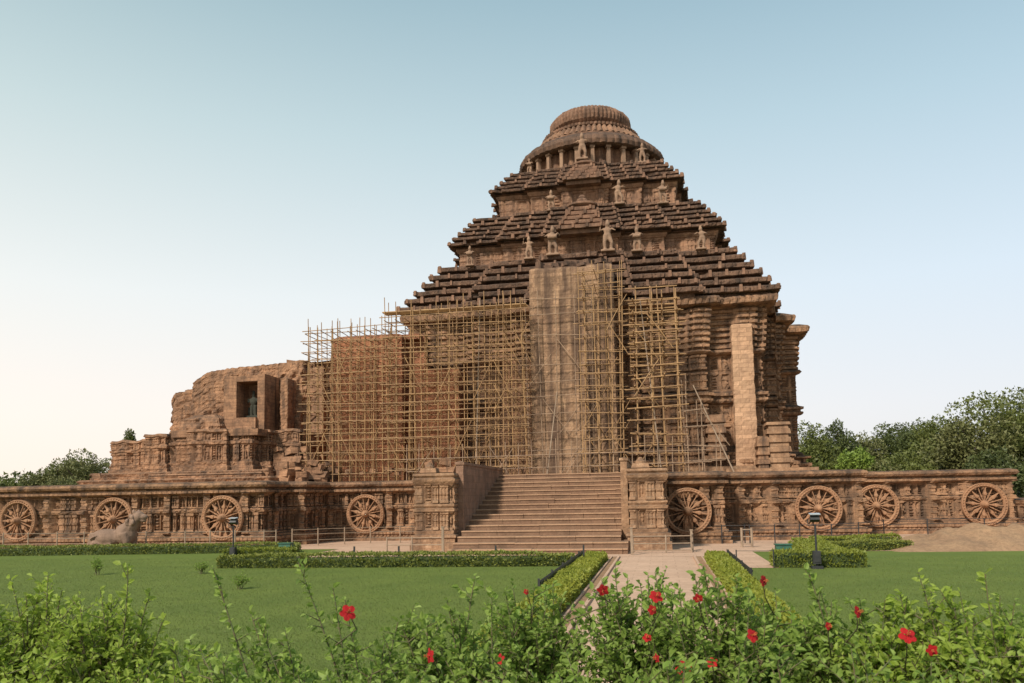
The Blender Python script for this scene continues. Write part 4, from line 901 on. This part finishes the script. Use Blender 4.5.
def flower_mb(c, fwd, size, rs):
    """five ruffled petals round a staminal column, facing fwd"""
    f_ = np.array(fwd, float); f_ /= np.linalg.norm(f_); u = np.cross(f_, [0, 0, 1.]); u /= np.linalg.norm(u); v = np.cross(u, f_); m = MB()
    for k in range(5):
        a0 = k * 2 * math.pi / 5 + rs.uniform(-.15, .15); V = []; nr, na = 5, 5
        for i in range(nr):
            t = i / (nr - 1); wv = .8 * math.sin(math.pi * min(1, t * .75 + .12))
            for j in range(na):
                a = a0 + (j / (na - 1) - .5) * 2 * wv; rad = size * t * (1 - .12 * abs(j - 2) / 2)
                lift = size * (.38 * (1 - t) ** 0 * (.15 + .55 * t - .5 * t * t) + .07 * math.sin(j * 2.4 + k + i)) + rs.uniform(-.03, .03) * size
                V.append(np.array(c) + u * rad * math.cos(a) + v * rad * math.sin(a) + f_ * lift)
        m.add(V, [[i * na + j, (i + 1) * na + j, (i + 1) * na + j + 1, i * na + j + 1] for i in range(nr - 1) for j in range(na - 1)])
    s_ = MB().tube([np.array(c), np.array(c) + f_ * size * .9 + np.array([0, 0, .01])], [.004, .003], 6)
    for k in range(10): s_.ell(np.array(c) + f_ * size * (.55 + .035 * k) + rs.uniform(-.008, .008, 3), (.0035, .0035, .0035), 5, 4)
    return m, s_
def bush(name, label, cx, cy, h, w_, mat, seed, tips=(), flowers=(), nst=14, leaf=.07, z0=1.0, dens=26, group=None, lw_=.38):
    rs = np.random.RandomState(seed); root = thing(name, label, 'shrub', (cx, cy, z0), group)
    sb_ = MB(); LP, LD = [], []
    ends = []
    for k in range(nst):
        a = rs.uniform(0, 2 * math.pi); rr_ = w_ / 2 * math.sqrt(rs.uniform(.02, 1)); zz_ = z0 + h * (1 - .45 * (rr_ / (w_ / 2)) ** 2) * rs.uniform(.7, 1.02)
        ends.append((np.array([cx + rr_ * math.cos(a), cy + rr_ * .8 * math.sin(a), zz_]), False))
    for t in tips: ends.append((np.array(t, float), True))
    for E_, is_tip in ends:
        B0 = np.array([cx + rs.uniform(-.15, .15), cy + rs.uniform(-.15, .15), z0 - .05])
        lean_ = rs.uniform(.25, .55) if ('sprays' in label or 'stemmed' in label) else rs.uniform(-.2, .25)
        if is_tip: B0 = np.array([cx * .25 + E_[0] * .75 + lean_, cy * .5 + E_[1] * .5, z0 - .05])
        mid = (B0 + E_) / 2 + np.array([rs.uniform(-.08, .08), rs.uniform(-.08, .08), .12])
        t = np.linspace(0, 1, 9)[:, None]; cur = (1 - t) ** 2 * B0 + 2 * t * (1 - t) * mid + t ** 2 * E_
        sb_.tube(cur, np.linspace(.011, .003, 9), 5)
        tw = 8 if not is_tip else 6
        for j in range(tw):                       # side twigs
            q_ = rs.uniform(.3, .95); c = (1 - q_) ** 2 * B0 + 2 * q_ * (1 - q_) * mid + q_ ** 2 * E_
            dd = rs.normal(size=3); dd[2] = abs(dd[2]) * .9 + .3; dd /= np.linalg.norm(dd); ln = rs.uniform(.10, .28) * (1.1 - q_ * (.55 if is_tip else .2))
            tp = c + dd * ln; sb_.tube([c, tp], [.005, .002], 4)
            for s_ in np.linspace(.25, 1, max(3, int(ln * dens * 1.3))):
                p = c + dd * ln * s_; o2 = rs.normal(size=3); o2 -= dd * o2.dot(dd); o2 /= np.linalg.norm(o2) + 1e-9
                LP.append(p); LD.append(o2 * .9 + dd * .6 + np.array([0, 0, .05]))
        nl = int(np.linalg.norm(E_ - B0) * dens)
        for s_ in np.linspace(.35, 1, nl):
            p = (1 - s_) ** 2 * B0 + 2 * s_ * (1 - s_) * mid + s_ ** 2 * E_; dd = E_ - mid; dd /= np.linalg.norm(dd) + 1e-9
            o2 = rs.normal(size=3); o2 -= dd * o2.dot(dd); o2 /= np.linalg.norm(o2) + 1e-9
            LP.append(p); LD.append(o2 * .9 + dd * .5)
    LP, LD = np.array(LP), np.array(LD)
    part('stems', sb_, M['stem'], root)
    sz = leaf * rs.uniform(.55, 1.2, len(LP))
    part('leaves', leaves(LP, LD, sz, rs, lw_, .2), LM[mat], root, False)
    for (fx, fy, fz, sz_) in flowers:
        fm, sm_ = flower_mb((fx, fy, fz), (rs.uniform(-1.3, 1.3), -1, rs.uniform(-.4, 1.1)), sz_, rs)
        fo = part('flower', fm, M['red'], root, True, (fx, fy, fz)); part('stamen', sm_, M['yellow'], fo)
        part('flower_stalk', MB().tube([(fx, fy + .01, fz), (fx + .02, fy + .1, fz - .12), ((fx + cx) / 2, (fy + cy) / 2 + .1, fz - .3)], [.004, .004, .006], 5), M['stem'], root)
def tp(px, py, Y): v = at(px, py, Y); return (v.x, v.y, v.z)
# (label, px of centre, Y, top py, width m, material, tips, flowers, stems)
BS = [
 ('light green shrub at the lower left corner', 20, 6.2, 592, 1.5, 'bushy', [(10, 578), (48, 575), (62, 590)], [], 34),
 ('light green shrub second from the lower left corner', 95, 5.8, 612, 1.3, 'bushy', [(128, 566), (100, 590), (150, 592), (80, 600), (162, 622)], [], 34),
 ('sparse shrub with arching sprays over the left lawn', 225, 5.6, 668, 1.0, 'bush', [(213, 568), (190, 640), (250, 612)], [], 8),
 ('sparse tall stemmed shrub carrying one high red flower', 315, 5.8, 655, 1.1, 'bush', [(298, 562), (333, 588), (345, 600), (280, 640), (375, 660)], [(348, 613, .062)], 11),
 ('sparse shrub of light leaves low on the left between the big shrub and the sprays', 185, 5.3, 655, .9, 'bushy', [(172, 640), (200, 648), (212, 655)], [], 14),
 ('leafy shrub with thin sprays left of the first high red flower', 268, 5.5, 652, 1.0, 'bush', [(258, 622), (285, 630), (240, 640)], [], 16),
 ('leafy shrub right of the tall stems carrying a red flower', 370, 5.6, 648, 1.0, 'bush', [(350, 632), (385, 640), (398, 622)], [], 18),
 ('leafy shrub left of the path with two red flowers', 440, 6.2, 622, 1.3, 'bush', [(447, 600), (475, 576), (415, 625), (492, 592)], [(431, 656, .062), (500, 660, .05)], 22),
 ('leafy shrub below the left path hedge', 530, 6.6, 620, 1.3, 'bush', [(505, 590), (540, 610), (560, 600)], [(526, 592, .025), (603, 590, .05)], 24),
 ('taller shrub before the path with a cluster of red flowers', 640, 6.4, 598, 1.3, 'bush', [(655, 572), (640, 583), (618, 600), (672, 592)], [(656, 597, .055), (652, 610, .04), (647, 638, .035), (657, 658, .035)], 26),
 ('shrub at the right side of the path with red flowers low down', 715, 6.0, 618, 1.2, 'bush', [(700, 590), (735, 600), (722, 612)], [(698, 598, .035), (752, 636, .05), (684, 670, .065), (712, 663, .042)], 24),
 ('broad leafy shrub below the black edging on the right', 785, 6.6, 618, 1.3, 'bush', [(763, 600), (775, 590), (790, 605)], [(763, 581, .045)], 24),
 ('shrub with tall light sprays before the right lawn', 835, 6.4, 622, 1.2, 'bush', [(808, 570), (820, 590), (848, 600), (858, 615)], [(857, 612, .045), (828, 626, .03)], 22),
 ('light leafed shrub on the right with two red flowers', 905, 6.2, 615, 1.2, 'bushy', [(918, 572), (885, 600), (930, 590), (900, 592)], [(907, 636, .062), (932, 650, .04)], 24),
 ('light leafed shrub near the lower right corner', 965, 6.0, 610, 1.2, 'bushy', [(985, 574), (960, 592), (1000, 596)], [], 24),
 ('leafy shrub cut by the lower right corner', 1030, 6.2, 618, 1.3, 'bush', [(1015, 600), (1024, 612)], [], 24)]
for i, (lab, px, Y, top, w_, mt, tips, fl, nst) in enumerate(BS):
    P_ = at(px, top - (48 if 500 < px < 760 else 22 if px > 400 else 20 if px < 150 else 0), Y); nst = int(nst * (2.2 if px > 400 or px < 150 else 1.2))
    bush('flowering_shrub' if fl else 'leafy_shrub', lab, P_.x, Y, P_.z - 1.0, w_, mt, 400 + i, [tp(a, b, Y - .15 + .1 * (k % 3)) for k, (a, b) in enumerate(tips)],
         [(*tp(a, b, Y - .8), s_ * .94) for a, b, s_ in fl], nst, .064 if mt == 'bush' else .062, group='shrubs in the foreground bed')
# lower layer of shrubs that closes the bottom of the bed
for i, (px, Y) in enumerate([(60, 4.6), (150, 4.9), (235, 4.8), (315, 4.8), (400, 5.0), (480, 4.8), (575, 5.0), (670, 4.7), (760, 4.9), (850, 4.8), (940, 4.9), (1010, 4.8)]):
    P_ = at(px, 652, Y); bush('leafy_shrub', 'dense low shrub filling the front of the flower bed at the bottom of the photo', P_.x, Y, P_.z - 1.0, .95, 'bushy' if px < 200 else 'bush', 450 + i, (), (), 24, .06, group='low shrubs along the front of the bed')
for px, py, Y, h_, lab in ((97, 573, 31, 1.0, 'thin dark sapling standing alone on the left lawn'), (200, 575, 31.5, .55, 'tiny pale sapling on the left lawn near the hedge'), (240, 590, 26, .5, 'small weed tuft on the left lawn')):
    x = at(px, py, Y).x; bush('lawn_sapling', lab, x, Y, h_, .6, 'bush', int(px), (), (), 9, .08, 0, 14)

# grass blades standing in the lawn where it comes nearest
rs = np.random.RandomState(77); n = 520000
gy = 13.0 + 27 * rs.uniform(0, 1, n) ** 1.25; gx = rs.uniform(-38, 19, n)
ok = ((gx < -3.72) & (gx > -.98 * gy - 2) & ((gy < 34) | (gx < -20.8)) | (gx > 3) & (gx < .62 * gy + 2) & ((gy < 33.9) | (gx > 8.2) & (gy < 43))) & (rs.uniform(0, 1, n) < 1.25 - gy / 42)
gx, gy = gx[ok], gy[ok]; n = len(gx)
Dg = np.stack([rs.normal(size=n) * .5, rs.normal(size=n) * .5, np.ones(n)], 1)
LM['grass'] = leafmat('grass blades', (.11, .152, .035), (.13, .17, .042), (.19, .20, .065), .5, 4, .3)
o = part('grass', leaves(np.stack([gx, gy, np.full(n, .0)], 1), Dg, .05, rs, .16, quad=True), LM['grass']); tag(o, 'short mown grass blades of the lawns nearest the flower bed', 'grass', None, 'stuff')
